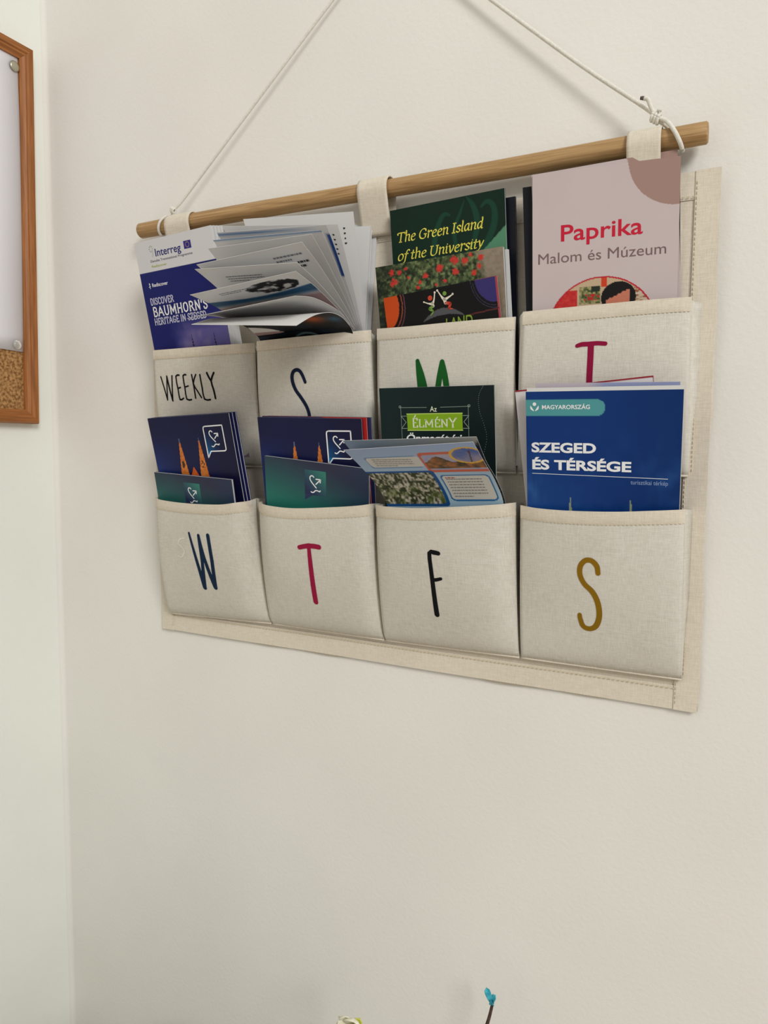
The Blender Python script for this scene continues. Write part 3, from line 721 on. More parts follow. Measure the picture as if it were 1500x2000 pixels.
def page_art(kind):
    def f(U, V):
        c = np.zeros(U.shape+(3,)); c[:] = (226, 225, 225)
        if kind == 'edgeblue': c = mixc(c, (84, 122, 172), np.exp(-((V-2.6)/1.1)**2)*np.clip((96-U)/60, 0, 1)); c = mixc(c, (40, 80, 150), (U > 101.2)*1.0*(V < 46)*(V > 8))
        if kind == 'bluetop': m = V < 1.6; c[m] = (90, 140, 190)
        if kind == 'photo':
            c = mixc(c, (44, 92, 130), np.clip((V-21-5*np.sin(U/32))/1.5, 0, 1)*np.clip((36-V)/6, 0, 1)); c = mixc(c, (168, 140, 142), np.clip((V-33)/5, 0, 1))
            c = bwphoto(U, V, 72, 14.5, 25, 9.5, c)
        if kind == 'dark':
            n = fbm(U/14, V/10); c[:] = mixc((6, 10, 18), (18, 40, 66), np.clip(n*1.8-.6, 0, 1))
            c = mixc(c, (196, 96, 44), np.exp(-((U-72)/12)**2-((V-68)/9)**2)*.95)
            c = mixc(c, (60, 120, 160), np.exp(-((U-90)/7)**2-((V-72)/6)**2)*.8)
            r = np.sqrt((U-52)**2+((V-108)*1.1)**2); c = mixc(c, (120, 160, 160), np.exp(-((r-19)/1.0)**2)*.8)
        if kind == 'back': c[:] = (216, 216, 218)
        return c
    return f
# tips: (left X,D,Z), (right X,D,Z), kind
SHEETS = [
 ((152, 56, 393), (256, 45, 388.5), 'plain'),
 ((155, 88, 378), (256, 70, 371.5), 'plain'),
 ((155, 95, 371), (256, 87, 366.5), 'edgeblue'),
 ((152, 96, 365), (256, 94, 360.5), 'bluetop'),
 ((155, 106, 355.5), (256, 108, 354), 'plain'),
 ((155, 120, 339.5), (256, 121, 345), 'text'),
 ((155, 122, 335.5), (256, 127.5, 328.8), 'curve'),
 ((155, 128, 314.4), (256, 129, 322.3), 'photo'),
 ((155, 131.8, 295.5), (256, 130.3, 304.5), 'grey')]
gm = ink('fine_print', (120, 122, 130)); bm = ink('black_print', (44, 44, 48))
for i, (l, r, kind) in enumerate(SHEETS):
    bd = 20+2.0*i
    bn = .13 if kind == 'grey' else .055
    L = page_curve(l, 160-.5*i, bd, bn); R = page_curve(r, 254, bd+.3, bn)
    S = Curl(L, R, 104.0, None)
    o = art_sheet('page', S, 0, 104, 0, S.h-14, page_art(kind), fan, 0, .18, step=.8 if kind == 'photo' else 2.2)
    if kind == 'plain' and i == 0: 
        D = Dec(); rr = random.Random(3)
        for k in range(4): D.poly([(93+rr.random(), 12+k*4), (94.6+rr.random(), 12+k*4), (94.8, 13.3+k*4), (93.3, 13.5+k*4)])
        D.build('fine_print', S, bm, o)
    if kind == 'plain' and i == 1:
        D = Dec()
        for k in range(5): D.poly([(97, 8+k*4), (98.9, 8.2+k*4), (98.7, 9.4+k*4), (97.2, 9.2+k*4)])
        D.build('fine_print', S, bm, o)
    if kind == 'text': greek('fine_print', S, 70, 97, 10, 2, 4.5, gm, o, 5, .42, slope=-.0); greek('fine_print', S, 88, 99, 18.5, 2, 4.5, bm, o, 8, .5)
    if kind == 'curve': greek('fine_print', S, 22, 60, 13, 3, 3.2, gm, o, 6, .4)
    if kind == 'photo': greek('fine_print', S, 22, 60, 9.5, 2, 2.6, gm, o, 9, .4)
# the dark cover: rises from the pocket, rolls over and shows its pale inside at the tip
S = Curl([(157, 129, 291), (157, 106, 299.0), (156, 84, 302.0), (155, 64, 301.2), (155, 48, 297.5), (156, 37.5, 290.5), (160, 33, 266), (162, 26, 226)],
         [(256, 128.5, 283.5), (257, 106, 294.5), (257, 84, 300.3), (256, 66, 300.8), (255, 52, 297.5), (254, 40.5, 290.5), (254, 34, 266), (254, 27, 226)], 98, None)
o = art_sheet('front_cover', S, 0, 98, 0, S.h-10, page_art('dark'), fan, 0, .3, step=1.0); tag(o, 'dark glossy cover with an orange and blue picture')
set_base(fan, W(207, 24, 215))

# 3. green booklet, black booklet behind it, garden magazine and black leaflet
def art_green(U, V):
    c = np.zeros(U.shape+(3,)); c[:] = mixc((4, 36, 25), (5, 42, 29), fbm(U/30, V/30))
    t = (16, 64, 47)
    def arc(pts, w, c):
        Q = np.array(smooth_pts([(*p, ww) for p, ww in zip(pts, w)], 14))
        dm = np.full(U.shape, 9.)
        for x, y, ww in Q: dm = np.minimum(dm, np.hypot(U-x, V-y)/ww)
        return mixc(c, t, np.clip((1-dm)*3, 0, 1))
    c = arc([(68, 1), (73, 8), (76, 20), (73, 34), (66, 44)], [.5, 2.4, 3.0, 2.4, 1.2], c)
    c = arc([(66, 3), (62, 12), (57, 22), (57, 34), (61, 44)], [.4, 1.4, 2.0, 2.0, 1.2], c)
    c = arc([(80, 10), (85, 7), (90, 12), (90, 24), (84, 36), (74, 46)], [1.3, 2.0, 2.6, 3.2, 3.0, 1.6], c)
    c = arc([(53, 12), (48, 11), (43, 18), (39, 30), (38, 44)], [1.0, 2.0, 2.6, 2.8, 1.6], c)
    m = (U-83.9)/(98.9-83.9) + (V-39.6)/(27-39.6)*-1 > 1; m = (V > 27+(98.9-U)*.84); c[m] = (86, 140, 108)
    return c
S = Flat(336.02, 5.01, 183.69, .1035, .0295, .0185, 99.28, 210.24)
g = booklet('green_booklet', 'dark green booklet titled in yellow italics, standing behind the garden magazine', S, art_green, 2.2, 180, back=(10, 50, 34), step=.6)
yl = ink('yellow', (226, 214, 84))
nib_text('title_lettering', S, 'The Green Island', 5.0, 80.2, 26.1, 5.0, yl, g)
nib_text('title_lettering', S, 'of the University', 4.4, 79.8, 40.6, 5.0, yl, g)
S = Flat(339.5, 2.5, 183, .090, .0144, .0185, 99.7, 206.0)
booklet('black_booklet', 'black booklet just showing past the right edge of the green booklet', S, lambda U, V: np.full(U.shape+(3,), 18.)+np.array([0, 2, 14]), 1.8, 180, back=(16, 16, 24), step=10, edge=mat('black_edges', (24, 22, 30), .6))

_fl = np.random.RandomState(4)
FLW = [(15, 6, 2.6), (22, 7, 2.0), (15, 15, 2.6), (18, 14, 2.2), (45.5, 12.5, 2.7), (58, 8.5, 3.0), (71, 4, 3.2), (80, 6, 3.0), (93, 5, 2.4), (91.5, 11.5, 2.2), (71.5, 13, 2.8), (87, 16, 2.2), (40, 17, 1.6), (38, 21, 1.8), (62, 19, 1.8), (30, 12, 1.4), (85, 2, 1.6), (28, 5, 1.5), (15.8, 12, 1.4), (54, 21, 1.3)]
def art_garden(U, V):
    n = fbm(U/2.2, V/2.2, 4); n2 = fbm(U/7+9, V/7); c = mixc((30, 38, 26), (128, 140, 92), np.clip((n-.32)*2.4, 0, 1))
    c = mixc(c, (70, 96, 48), np.clip((fbm(U/1.3, V/1.3)-.5)*3, 0, .7))
    c = mixc(c, (34, 40, 34), np.clip((24-U)/22, 0, 1)*np.clip(n2*1.6-.2, 0, 1))
    sand = np.clip((U-88+(8-V)*.3)/7+(n2-.5)*1.2, 0, 1); c = mixc(c, mixc((132, 118, 100), (158, 144, 126), n), sand)
    for x, y, r in FLW:
        d = np.hypot(U-x, V-y)/r + (fbm(U/1.0+x, V/1.0+y, 3)-.5)*1.2
        c = mixc(c, mixc((178, 40, 40), (222, 74, 58), fbm(U/.8, V/.8)), np.clip((1-d)*5, 0, 1))
    return c
S = Flat(331.87, 12.0, 179.88, .1303, .0328, .0281, 111.54, 168.4)
booklet('garden_magazine', 'thick magazine with red flowers and green leaves on its cover, in the M pocket', S, art_garden, 3.4, 200, cat='magazine', back=(120, 120, 110), step=.5)
S2 = Flat(334.6, 8.5, 179.8, .1303, .0345, .0281, 111.5, 167.0)
booklet('magazine', 'white-edged magazine directly behind the flowered garden magazine', S2, lambda U, V: np.full(U.shape+(3,), 210.), 3.2, 180, cat='magazine', back=(210, 210, 210), step=10)

def art_blk(U, V):
    c = np.zeros(U.shape+(3,)); c[:] = (7, 6, 9)
    # orange quarter at the left, purple quarter at the right, thin rings
    m = (((U+6)/20)**2+((V-14)/20.5)**2 < 1) & (V > .5) | ((U < 13.2-np.abs(V-9)*.12) & (V < 22) & (U < 13-(V/24)**3*8)); 
    m = (U < 13.6*np.sqrt(np.clip(1-((V-7)/19.5)**2, 0, 1))); c[m] = (206, 78, 24)
    for k, col in ((16.6, (150, 70, 48)), (19.0, (96, 58, 70))):
        x = k*np.sqrt(np.clip(1-((V-7)/(k*1.36))**2, 0, 1)); r = np.abs(U-x) < .5; c[r & (V < 30)] = col
    d = np.hypot((U-98)/16.5, (V-0)/19); c[d < 1] = (56, 48, 112)
    for k in (1.12, 1.22): c[np.abs(d-k) < .012] = (62, 58, 84)
    r = (U > 98.2); c[r] = (170, 70, 76)
    c[(V < .5) & (U > 80)] = (150, 60, 80)
    a = (np.abs(V-(19+((U-52)/18)**2*5.6)) < 2.6*(1-((U-52)/19)**2)) & (np.abs(U-52) < 18); c[a] = (84, 84, 88)
    a = (U > 74) & (U < 99) & (np.abs(V-25.2+(U-74)*.05) < .5); c[a] = (96, 40, 40)
    return c
S = Flat(340.02, 13.0, 179.61, .1506, .0795, .0330, 99.89, 145.63)
bl = booklet('black_leaflet', 'black leaflet with orange and purple corner circles before the flowered magazine', S, art_blk, .8, 224, cat='leaflet', back=(20, 18, 22), step=.5)
wf = ink('cream_figure', (224, 216, 200)); rf = ink('red_figure', (196, 62, 40)); gf = ink('green_figure', (110, 150, 60))
D = Dec()
D.stroke([(36.8, 9.4), (40.2, 11.0), (43.6, 11.6), (45.4, 9), (46.6, 4.2)], [.7, 1.0, 2.2, 1.2, .9], sm=4); D.stroke([(43.6, 11.4), (44.2, 13.6)], 2.2); D.disc((46.8, 3.4), .9, 10); D.disc((36.4, 9.2), .7, 10)
D.stroke([(49.6, 2.8), (51.6, 6.4), (54.4, 10.0), (58.4, 9.0), (61.6, 7.6)], [.8, 1.1, 2.4, 1.4, .8], sm=4); D.stroke([(54.4, 10), (55.2, 13)], 2.6); D.disc((49.2, 2.3), .9, 10); D.disc((62, 7.2), .9, 10)
D.build('dancing_figures', S, wf, bl)
D = Dec(); D.disc((42.2, 7.0), 2.0, 14); D.stroke([(55.4, 13.2), (59.2, 14.2), (57.6, 17.4), (60.6, 18.2)], [2.4, 2.2, 1.6, .7], sm=4); D.build('dancing_figures', S, rf, bl)
D = Dec(); D.disc((55.2, 5.6), 1.7, 14); D.stroke([(43.6, 14), (40.6, 15.4), (43.6, 17.6), (41, 20.6)], [2.2, 2.0, 1.5, .6], sm=4); D.build('dancing_figures', S, gf, bl)
text('graffiti_lettering', S, 'LAND', 53, 76, 33.5, 25.2, ink('graffiti_green', (128, 156, 44)), bl, .01, .12, .14)


# 4. paprika booklets
def art_pap(U, V):
    c = np.zeros(U.shape+(3,)); c[:] = mixc((200, 184, 183), (206, 191, 190), fbm(U/40, V/40))
    m = np.hypot(U-101.8, V+2.5) < 34.5; c[m] = (166, 134, 124)
    cx, cy, R = 50, 116, 38.8
    d = np.hypot(U-cx, V-cy); inn = d < R
    p = np.zeros_like(c); p[:] = (196, 172, 140)
    n = fbm(U/1.4, V/1.4, 3)
    a = (U < 33) & (V > 85.5) & (V < 98); p[a] = mixc((176, 30, 34), (222, 70, 60), n)[a]
    a = (U > 34.5) & (U < 49.5) & (V > 83.5) & (V < 96); p[a] = mixc((52, 70, 34), (186, 170, 120), np.clip(n*2-.5, 0, 1))[a]
    a = (U > 38) & (U < 49) & (V > 89) & (V < 93.5) & (n > .5); p[a] = (176, 44, 36)
    a = (U > 43) & (U < 49) & (V > 83.5) & (V < 87.5); p[a] = (40, 48, 36)
    a = (U > 50) & (U < 54) & (V < 84.5); p[a] = (204, 66, 34)
    a = (V > 99) & (V < 101.5) & (U < 50); p[a] = (56, 44, 28)
    a = (U > 73) & (fbm(U/3, V/.9) > .56); p[a] = (150, 88, 62)
    a = (U > 73) & (fbm(U/3, V/.9) < .4); p[a] = (206, 190, 170)
    h = (((U-62)/12.2)**2+((V-92.5)/11.3)**2 < 1) & (V < 106); p[h] = (20, 18, 18)
    fr = 88.0 + (67-U)*.45 + .35*np.sin(U*2.1)
    a = (np.abs(U-61.5) < 8.2) & (V > fr) & (V < 110); p[a] = mixc((196, 116, 92), (206, 130, 104), n)[a]
    c[inn] = p[inn]; ring = np.abs(d-R) < .55; c[ring] = (186, 34, 50)
    return c
SP = Flat(454.91, 12.2, 188.73, .0712, .0189, -.1509, 102.15, 210.56)
def art_pink(U, V):
    c = np.zeros(U.shape+(3,)); c[:] = (200, 184, 183); m = np.hypot(U-101.8, V+2.5) < 34.5; c[m] = (166, 134, 124); return c
pb = booklet('museum_booklet', 'pale pink museum booklet with a red title, foremost in the upper right T pocket', SP, art_pap, 1.6, 216, back=(200, 184, 184), step=.5)
text('title_lettering', SP, 'Paprika', 20.8, 78.0, 49.4, 38.2, ink('crimson', (190, 14, 48)), pb, .013, ref='P')
text('subtitle_lettering', SP, 'Malom és Múzeum', 4.3, 94.0, 64.6, 57.2, ink('taupe', (116, 92, 92)), pb, .0, ref='M')
S = Flat(462.8, 9.1, 190.0, .0712, .066, -.1509, 101.2, 212.5)
booklet('museum_booklet', 'pale pink museum booklet rising a little above the foremost pink one', S, art_pink, 1.6, 210, back=(200, 184, 184), step=1.2)
S = Flat(455.8, 6.4, 184.5, .0712, .046, -.1509, 110.0, 210.0); 
booklet('black_folder', 'tall black booklet behind the pink museum booklets, showing at both sides', S, lambda U, V: np.full(U.shape+(3,), 20.)+np.array([0, 0, 8]), 2.2, 200, back=(24, 22, 34), step=10, edge=EDGE)

# 5. church-picture booklets, two piles
def art_church(U, V):
    n = fbm(U/22, V/22); c = mixc((17, 20, 60), (21, 25, 72), n)
    c = mixc(c, (24, 60, 140), np.clip((40-U)/46, 0, 1)*np.clip((V-16)/34, 0, 1)*.8)
    c = mixc(c, (20, 16, 44), np.clip((U-60)/50, 0, 1)*.6)
    k = fbm(U/1.4, V/1.6, 3)
    for cx, top, slope in ((34.6, 21, .132), (58.6, 21, .132)):
        m = (V > top+3) & (np.abs(U-cx) < (V-top)*slope+.15); c[m] = mixc((188, 92, 28), (240, 158, 78), k)[m]
        w_ = (V > top+22) & (V < top+29) & (np.abs(U-cx) < 1.8) & (k < .55); c[w_] = (70, 48, 30)
        m = (V > top) & (V <= top+4) & (np.abs(U-cx) < .4); c[m] = (96, 110, 140)
    m = (V > 49) & (np.abs(U-46.5) < (V-49)*.55); c[m] = mixc((196, 80, 24), (236, 120, 50), k)[m]
    body = (V > 66) & (U > 26) & (U < 72); c[body] = mixc((110, 60, 24), (224, 140, 60), k)[body]
    x0, x1 = 66.8, 89.2
    m = (U > x0) & (U < x1) & (V > 10.8) & (V < 34.4) & (np.ones_like(U) > 0)
    f = np.clip((V-14)/22, 0, 1)*np.clip((84-U)/20, 0, 1); c = np.where(m[..., None], mixc(c, (0, 122, 176), f*.9), c)
    t = (U > 66.8) & (U < 73) & (V >= 34.4) & (V < 40-(U-66.8)*.9); c[t] = (0, 116, 170)
    return c
def heart_mark(D, x, y, s):
    """a line heart ending in an arrow, and a wave under it"""
    P = lambda a, b: (x+a*s, y+b*s)
    D.stroke([P(3.6, .8), P(2.6, -.1), P(1.2, .0), P(.2, 1.2), P(.3, 3.0), P(1.6, 5.2), P(3.6, 7.4), P(5.6, 9.6)], .95*s, sm=4)
    D.stroke([P(5.4, 6.6), P(9.4, 2.6)], .95*s); D.stroke([P(5.6, 2.3), P(9.7, 2.2), P(9.3, 4.8)], .95*s)
    D.stroke([P(.9, 13.4), P(2.2, 13.9), P(3.6, 13.2), P(5.0, 11.9), P(6.6, 11.8), P(8.6, 12.4), P(9.2, 11.6)], .95*s, sm=4)
    return D
def church(S, label, th=1.5, zmin=30, prints=True, group=None, art=None, back=(26, 30, 76), edge=None):
    r = booklet('city_booklet', label, S, art or art_church, th, zmin, group, back=back, step=.55 if prints else 9, edge=edge)
    if prints:
        D = Dec(); pts = [(68.6, 10.9), (89.2, 10.6), (89.4, 32.6), (88.9, 34.0), (87.4, 34.6), (71.2, 34.6), (66.9, 40.6), (66.6, 13.2), (67.0, 11.6), (68.6, 10.9)]
        D.stroke(pts, 1.15); D.build('speech_bubble', S, WHITE, r)
        heart_mark(Dec(), 72.6, 15.6, 1.06).build('heart_emblem', S, WHITE, r)
    return r
def dark(rgb): return lambda U, V: np.zeros(U.shape+(3,))+np.array(rgb, float)
SC1 = (90.43, 9.0, 19.19, .2141, .04, -.007, 99.48, 209.46)
church(Flat(*SC1), 'navy booklet with two orange church spires, standing below the word WEEKLY')
for i in range(2):
    s = list(SC1); s[0] += 1.9*(i+1); s[1] -= 2.4*(i+1); s[2] += .6*(i+1)
    church(Flat(*s), ('navy booklet tucked directly behind the spire booklet in the W pocket', 'hindmost navy booklet of the W pocket pile')[i], prints=False, art=dark((30, 34, 86)), zmin=36, back=(30, 38, 96))
SC2 = (207.8, 9.0, 15.71, .211, -.0224, -.0927, 99.9, 209.25)
church(Flat(*SC2), 'navy booklet with two orange church spires, standing below the large S', zmin=32)
s = list(SC2); s[0] += 3.4; s[1] -= 2.4; s[2] += 1.0
booklet('red_booklet', 'booklet with a red right-hand side behind the spire booklet below the large S', Flat(*s), lambda U, V: np.where((U > 58)[..., None], np.array((176, 30, 26.)), np.array((28, 32, 80.))), 1.6, 34, back=(150, 26, 24), step=3)
s = list(SC2); s[0] += 6.8; s[1] -= 4.4; s[2] += 1.2
booklet('navy_booklet', 'hindmost navy booklet of the lower T pocket, past the red one', Flat(*s), dark((34, 38, 78)), 1.6, 38, back=(34, 38, 78), step=9)

def art_teal(U, V):
    f = np.clip((V*1.0+(U-50)*-.25-2)/46, 0, 1); n = fbm(U/20, V/20)*.1
    c = mixc((52, 50, 74), (40, 116, 104), f+n); c = mixc(c, (42, 62, 96), np.clip((U-62)/60, 0, 1)*.8)
    return c
def teal(S, label, zmin, bx, by, bs):
    r = booklet('map_booklet', label, S, art_teal, 2.4, zmin, back=(50, 60, 84), step=1.0)
    # square emblem with a folded tail
    def sq(U, V): return mixc((58, 132, 118), (44, 52, 88), (V-by)/(24*bs)*.75+(bx+16-U)/30)
    art_sheet('emblem_square', S, bx, bx+21*bs, by, by+22.5*bs, sq, r, .1, 0, step=1.0)
    D = Dec(); D.poly([(bx, by+22*bs), (bx+8*bs, by+22.4*bs), (bx, by+27.6*bs)]); D.build('emblem_tail', S, ink('emblem_navy', (42, 50, 86)), r)
    heart_mark(Dec(), bx+5.2*bs, by+5.2*bs, 1.08*bs).build('heart_emblem', S, WHITE, r)
    return r
teal(Flat(77.44, 15.6, 27.57, .2323, -.0497, .0388, 97.84, 143.8), 'short teal and slate booklet with a heart emblem, foremost in the W pocket', 74, 36.8, 7.4, .98)
teal(Flat(205.35, 15.6, 27.22, .2317, -.0996, -.0566, 101.6, 160.4), 'short teal and slate booklet with a heart emblem, foremost in the lower T pocket', 74, 40.0, 7.6, 1.0)

# 6. dark green experience booklet and the unfolded leaflet before it
def art_elm(U, V):
    c = mixc((8, 36, 37), (5, 24, 25), np.clip(U/99+fbm(U/30, V/30)*.4-.2, 0, 1)); return c
S = Flat(327.34, 8.0, 36.19, .1489, -.0024, -.0108, 99.32, 210.5)
e = booklet('experience_booklet', 'dark green booklet with a lime title banner, below the green M', S, art_elm, 1.8, 36, back=(150, 160, 150), step=1.2)
gl = ink('pale_grey_green', (150, 166, 152)); lime = ink('lime_banner', (128, 168, 16)); lime2 = ink('lime_light', (190, 214, 110))
D = Dec(); D.stroke([(18.3, 16.2), (42, 16.4)], .3); D.stroke([(54, 16.4), (78.6, 16)], .3); D.stroke([(19.0, 15.2), (19.2, 52)], .3); D.stroke([(77.8, 15.2), (77.6, 52)], .3)
D.ring((18.4, 15.6), .7, 1.1, k=12); D.ring((78.4, 15.6), .7, 1.1, k=12)
for a, bb in (((24, 23.2), (19, 23.2)), ((19, 23.2), (23.4, 28.2)), ((23.4, 28.2), (19, 33.4)), ((19, 33.4), (24.4, 33.4)), ((73, 23.2), (78.2, 23.2)), ((78.2, 23.2), (73.8, 28.2)), ((73.8, 28.2), (78.2, 33.4)), ((78.2, 33.4), (73, 33.4))): D.stroke([a, bb], .4)
D.build('ornament_frame', S, gl, e)
D = Dec(); D.poly([(24.3, 21.6), (72.7, 21.4), (72.7, 34.8), (24.6, 34.8)]); bn = D.build('title_banner', S, lime, e, .16)
D = Dec(); D.stroke([(24.3, 21.5), (72.7, 21.3)], .7); D.stroke([(24.6, 34.9), (72.7, 34.9)], .7); D.build('banner_line', S, lime2, bn, .2)
cap_text('title_lettering', S, 'É', 28.6, 34.0, 32.4, 25.2, ink('cream', (226, 232, 200)), e, .17, .24, nib=(0, .5))
cap_text('title_lettering', S, 'LMÉN', 34.2, 61.0, 32.2, 26.2, ink('cream', (226, 232, 200)), e, .17, .24, nib=(0, .5))
cap_text('title_lettering', S, 'Y', 61.0, 67.8, 32.4, 25.2, ink('cream', (226, 232, 200)), e, .17, .24, nib=(0, .5))
text('small_lettering', S, 'Az', 45.0, 51.0, 19.8, 15.6, ink('cream', (226, 232, 200)), e, .004)
text('script_lettering', S, 'Önmagát írja', 22.4, 75.4, 44.4, 38.4, WHITE, e, .02, .22)
D = Dec(); Q = smooth_pts([(90.4, .8), (87.2, 6.5), (86.3, 14), (87.6, 22), (90.6, 31), (92.4, 40), (90.7, 50), (88, 58)], 10)
for q in Q[::2]: D.disc((q[0], q[1]), .22, 6)
D.build('dotted_line', S, gl, e)

def art_leaf(U, V):
    c = np.zeros(U.shape+(3,)); s = U/104.0; t = V/72.0
    c[:] = mixc((158, 178, 214), (176, 206, 226), np.clip(t*1.2, 0, 1))
    def rr(s0, s1, t0, t1, r=3.0):
        x0, x1, y0, y1 = s0*104, s1*104, t0*72, t1*72
        dx = np.maximum(np.maximum(x0+r-U, U-x1+r), 0); dy = np.maximum(np.maximum(y0+r-V, V-y1+r), 0); return (np.hypot(dx, dy) <= r) & (U > x0) & (U < x1) & (V > y0) & (V < y1)
    c[rr(.088, .52, .175, .395)] = (108, 144, 188); c[rr(.098, .53, .19, .38)] = (212, 210, 204)
    c[rr(.535, 1.3, .135, .485)] = (206, 104, 78); inn = rr(.552, 1.3, .175, .445)
    n = fbm(U/4, V/3, 3); tree = mixc((66, 60, 40), (176, 110, 62), np.clip(n*1.6-.3, 0, 1)); sky = mixc((150, 156, 196), (190, 180, 190), n)
    ph = np.where((((t < .26+.05*np.sin(U/4)) | (t > .42))[..., None]), sky, tree); c[inn] = ph[inn]
    e = np.hypot((s-.905)/.135, (t-.205)/.135); c[e < 1] = (224, 178, 72); m = e < .84
    ds = mixc((74, 100, 168), (158, 146, 168), np.clip((t-.1)*5+(n-.5), 0, 1)); c[m] = ds[m]
    tr = m & (np.abs(s-.92-(.25-t)*.12) < .006+.05*np.clip(.2-t, 0, 1)) & (t > .13); c[tr] = (90, 66, 72)
    c[rr(-.2, .565, .455, 1.02)] = (24, 84, 150)
    b = rr(-.2, .535, .485, .985, 2.5); n3 = fbm(U/1.6+V/9, V/2.6, 3); n4 = fbm(U/6, V/5)
    pic = mixc((52, 58, 34), (206, 200, 186), np.clip((n3-.38)*3.4, 0, 1)); pic = mixc(pic, (92, 110, 52), np.clip((n4-.5)*4, 0, .8)*np.clip((t-.6)*3, 0, 1)); c[b] = pic[b]
    c[rr(.585, .975, .54, .95, 4)] = (40, 110, 170); c[rr(.597, .963, .555, .932, 3.6)] = (214, 214, 208)
    return c
def leafc(dD, tl, tr):
    L = [tl, (283.5, 79+dD, 180), (288, 61+dD, 165), (291.5, 47.5+dD, 147), (293, 38+dD, 120), (294, 28+dD, 90)]
    R = [tr, (386, 82+dD, 186), (388.5, 62.5+dD, 171), (390, 46+dD, 152), (386, 37+dD, 124), (384, 28+dD, 92)]
    return Curl(L, R, 104, None)
lf = thing('unfolded_leaflet', 'pale blue leaflet with photos leaning out of the F pocket', 'leaflet')
LB = leafc(-5, (276.5, 95.5, 200.3), (384.8, 95.5, 203.4))
def art_lback(U, V):
    c = np.zeros(U.shape+(3,)); c[:] = mixc((130, 148, 172), (172, 172, 164), U/104); m = (U > 94) & (V > 4+(104-U)); 
    c[m] = mixc((24, 40, 70), (150, 130, 70), np.clip(fbm(U/3, V/2)*1.6-.5, 0, 1))[m]; return c
art_sheet('folded_leaf', LB, 0, 104, 0, 110, art_lback, lf, 0, .2, step=1.6)
LS = leafc(0, (279.8, 100, 193.2), (384.0, 100, 199.8))
LK = 71.0/72.0
o = art_sheet('front_leaf', LS, 0, 104, 0, 112, lambda U, V: art_leaf(U, V/LK), lf, 0, .2, step=.6)
greek('fine_print', LS, 15, 48, 15.5, 4, 2.7, ink('grey_print', (150, 148, 146)), o, 2, .35, .15, .04)
greek('fine_print', LS, 65, 94, 43, 7, 3.2, ink('grey_print2', (128, 128, 132)), o, 4, .3, .15, .0)
greek('fine_heading', LS, 65, 80, 41.2, 1, 2.4, ink('rust_print', (170, 84, 70)), o, 14, .45)
# curled left rim that shows its pale back above the pocket
set_base(lf, W(335, 40, 100))


# 7. region map and the things behind it
def art_map(U, V):
    n = fbm(U/24+3, V/24, 4); n2 = fbm(U/6+U*.02, V/16+5, 4); c = mixc((3, 44, 104), (8, 56, 126), np.clip(1-U/120+fbm(U/60, V/60)*.3, 0, 1))
    cl = np.clip((n-.42)*2.6, 0, 1)*np.clip((V-20)/50, 0.08, 1); c = mixc(c, (74, 118, 178), cl*.55*np.clip(n2*1.8-.3, 0, 1))
    c = mixc(c, (30, 82, 150), np.clip((V-60)/30, 0, 1)*np.clip((60-U)/60, 0, 1)*.6)
    for cx in (32.9, 76.0):
        m = (V > 79) & (np.abs(U-cx) < .35+(V-79)*.06); c[m] = (150, 160, 130)
    m = (np.abs(V-12) < 5.9) & ((U < 51) | (np.hypot(U-51.5, V-12) < 5.9)); c[m] = (84, 160, 164)
    return c
SZ = Flat(458.1, 11.5, 30.19, .1811, -.0111, .0001, 108.8, 210.14); SZ.bow = .8
z = booklet('region_map', 'bright blue folded tourist map with white title, foremost in the gold S pocket', SZ, art_map, 2.6, 32, cat='folded map', back=(220, 220, 222), step=.7)
art_sheet('inner_fold', SZ, .6, 108.9, -2.6, 30, (228, 228, 226), z, -1.0, .5, step=8)
text('title_lettering', SZ, 'SZEGED', 3.9, 51.3, 44.9, 38.1, WHITE, z, .035, ref='Z')
text('title_lettering', SZ, 'ÉS TÉRSÉGE', 4.3, 76.0, 57.9, 51.1, WHITE, z, .035, ref='T')
text('tag_lettering', SZ, 'MAGYARORSZÁG', 12.1, 46.8, 12.9, 10.0, WHITE, z, .02, ref='M')
text('small_lettering', SZ, 'turisztikai térkép', 75.7, 100.8, 67.0, 64.6, ink('pale_blue', (130, 152, 192)), z, .004, ref='t')
D = Dec(); D.stroke([(4.2, 61.4), (100.6, 62.3)], .35, caps=False); D.build('rule_line', SZ, WHITE, z)
D = Dec(); D.disc((6.5, 9.2), 1.35); D.stroke([(3.6, 10.6), (4.2, 12.4), (5.8, 14)], [.5, 1.5, .6], sm=4); D.stroke([(9.4, 10.6), (8.8, 12.4), (7.2, 14)], [.5, 1.5, .6], sm=4); D.build('round_emblem', SZ, WHITE, z)
S = Flat(458.0, 8.6, 31, .1790, -.0200, .0, 99.5, 215.0)
booklet('lavender_leaflet', 'pale lavender leaflet rising above the blue map from behind', S, lambda U, V: mixc((196, 186, 196), (150, 158, 196), np.clip((U-38)/12, 0, 1)), 1.0, 36, cat='leaflet', back=(190, 190, 204), step=4)
S = Flat(461.5, 7.2, 30, .1620, .0776, 0, 99.0, 216.4)
def art_redwhite(U, V):
    c = np.zeros(U.shape+(3,)); c[:] = (226, 222, 224); m = (V < 1.1) | (np.abs(U-99) < .6); c[m] = (150, 30, 44); return c
booklet('red_edged_leaflet', 'white leaflet with a thin dark red border, its corner above the lavender leaflet', S, art_redwhite, 1.0, 38, cat='leaflet', back=(140, 30, 40), step=.8, u0=0)
S = Flat(457.2, 5.8, 30, .1560, .003, 0, 104, 210.6)
booklet('maroon_booklet', 'narrow maroon edge of a booklet left of the blue map', S, dark((120, 28, 38)), 1.4, 40, back=(110, 26, 36), step=9)
S = Flat(454.0, 3.9, 30, .1500, -.004, 0, 104, 199)
booklet('grey_blue_booklet', 'grey blue booklet edge lowest at the left of the blue map', S, dark((84, 96, 132)), 1.4, 44, back=(84, 96, 132), step=9)

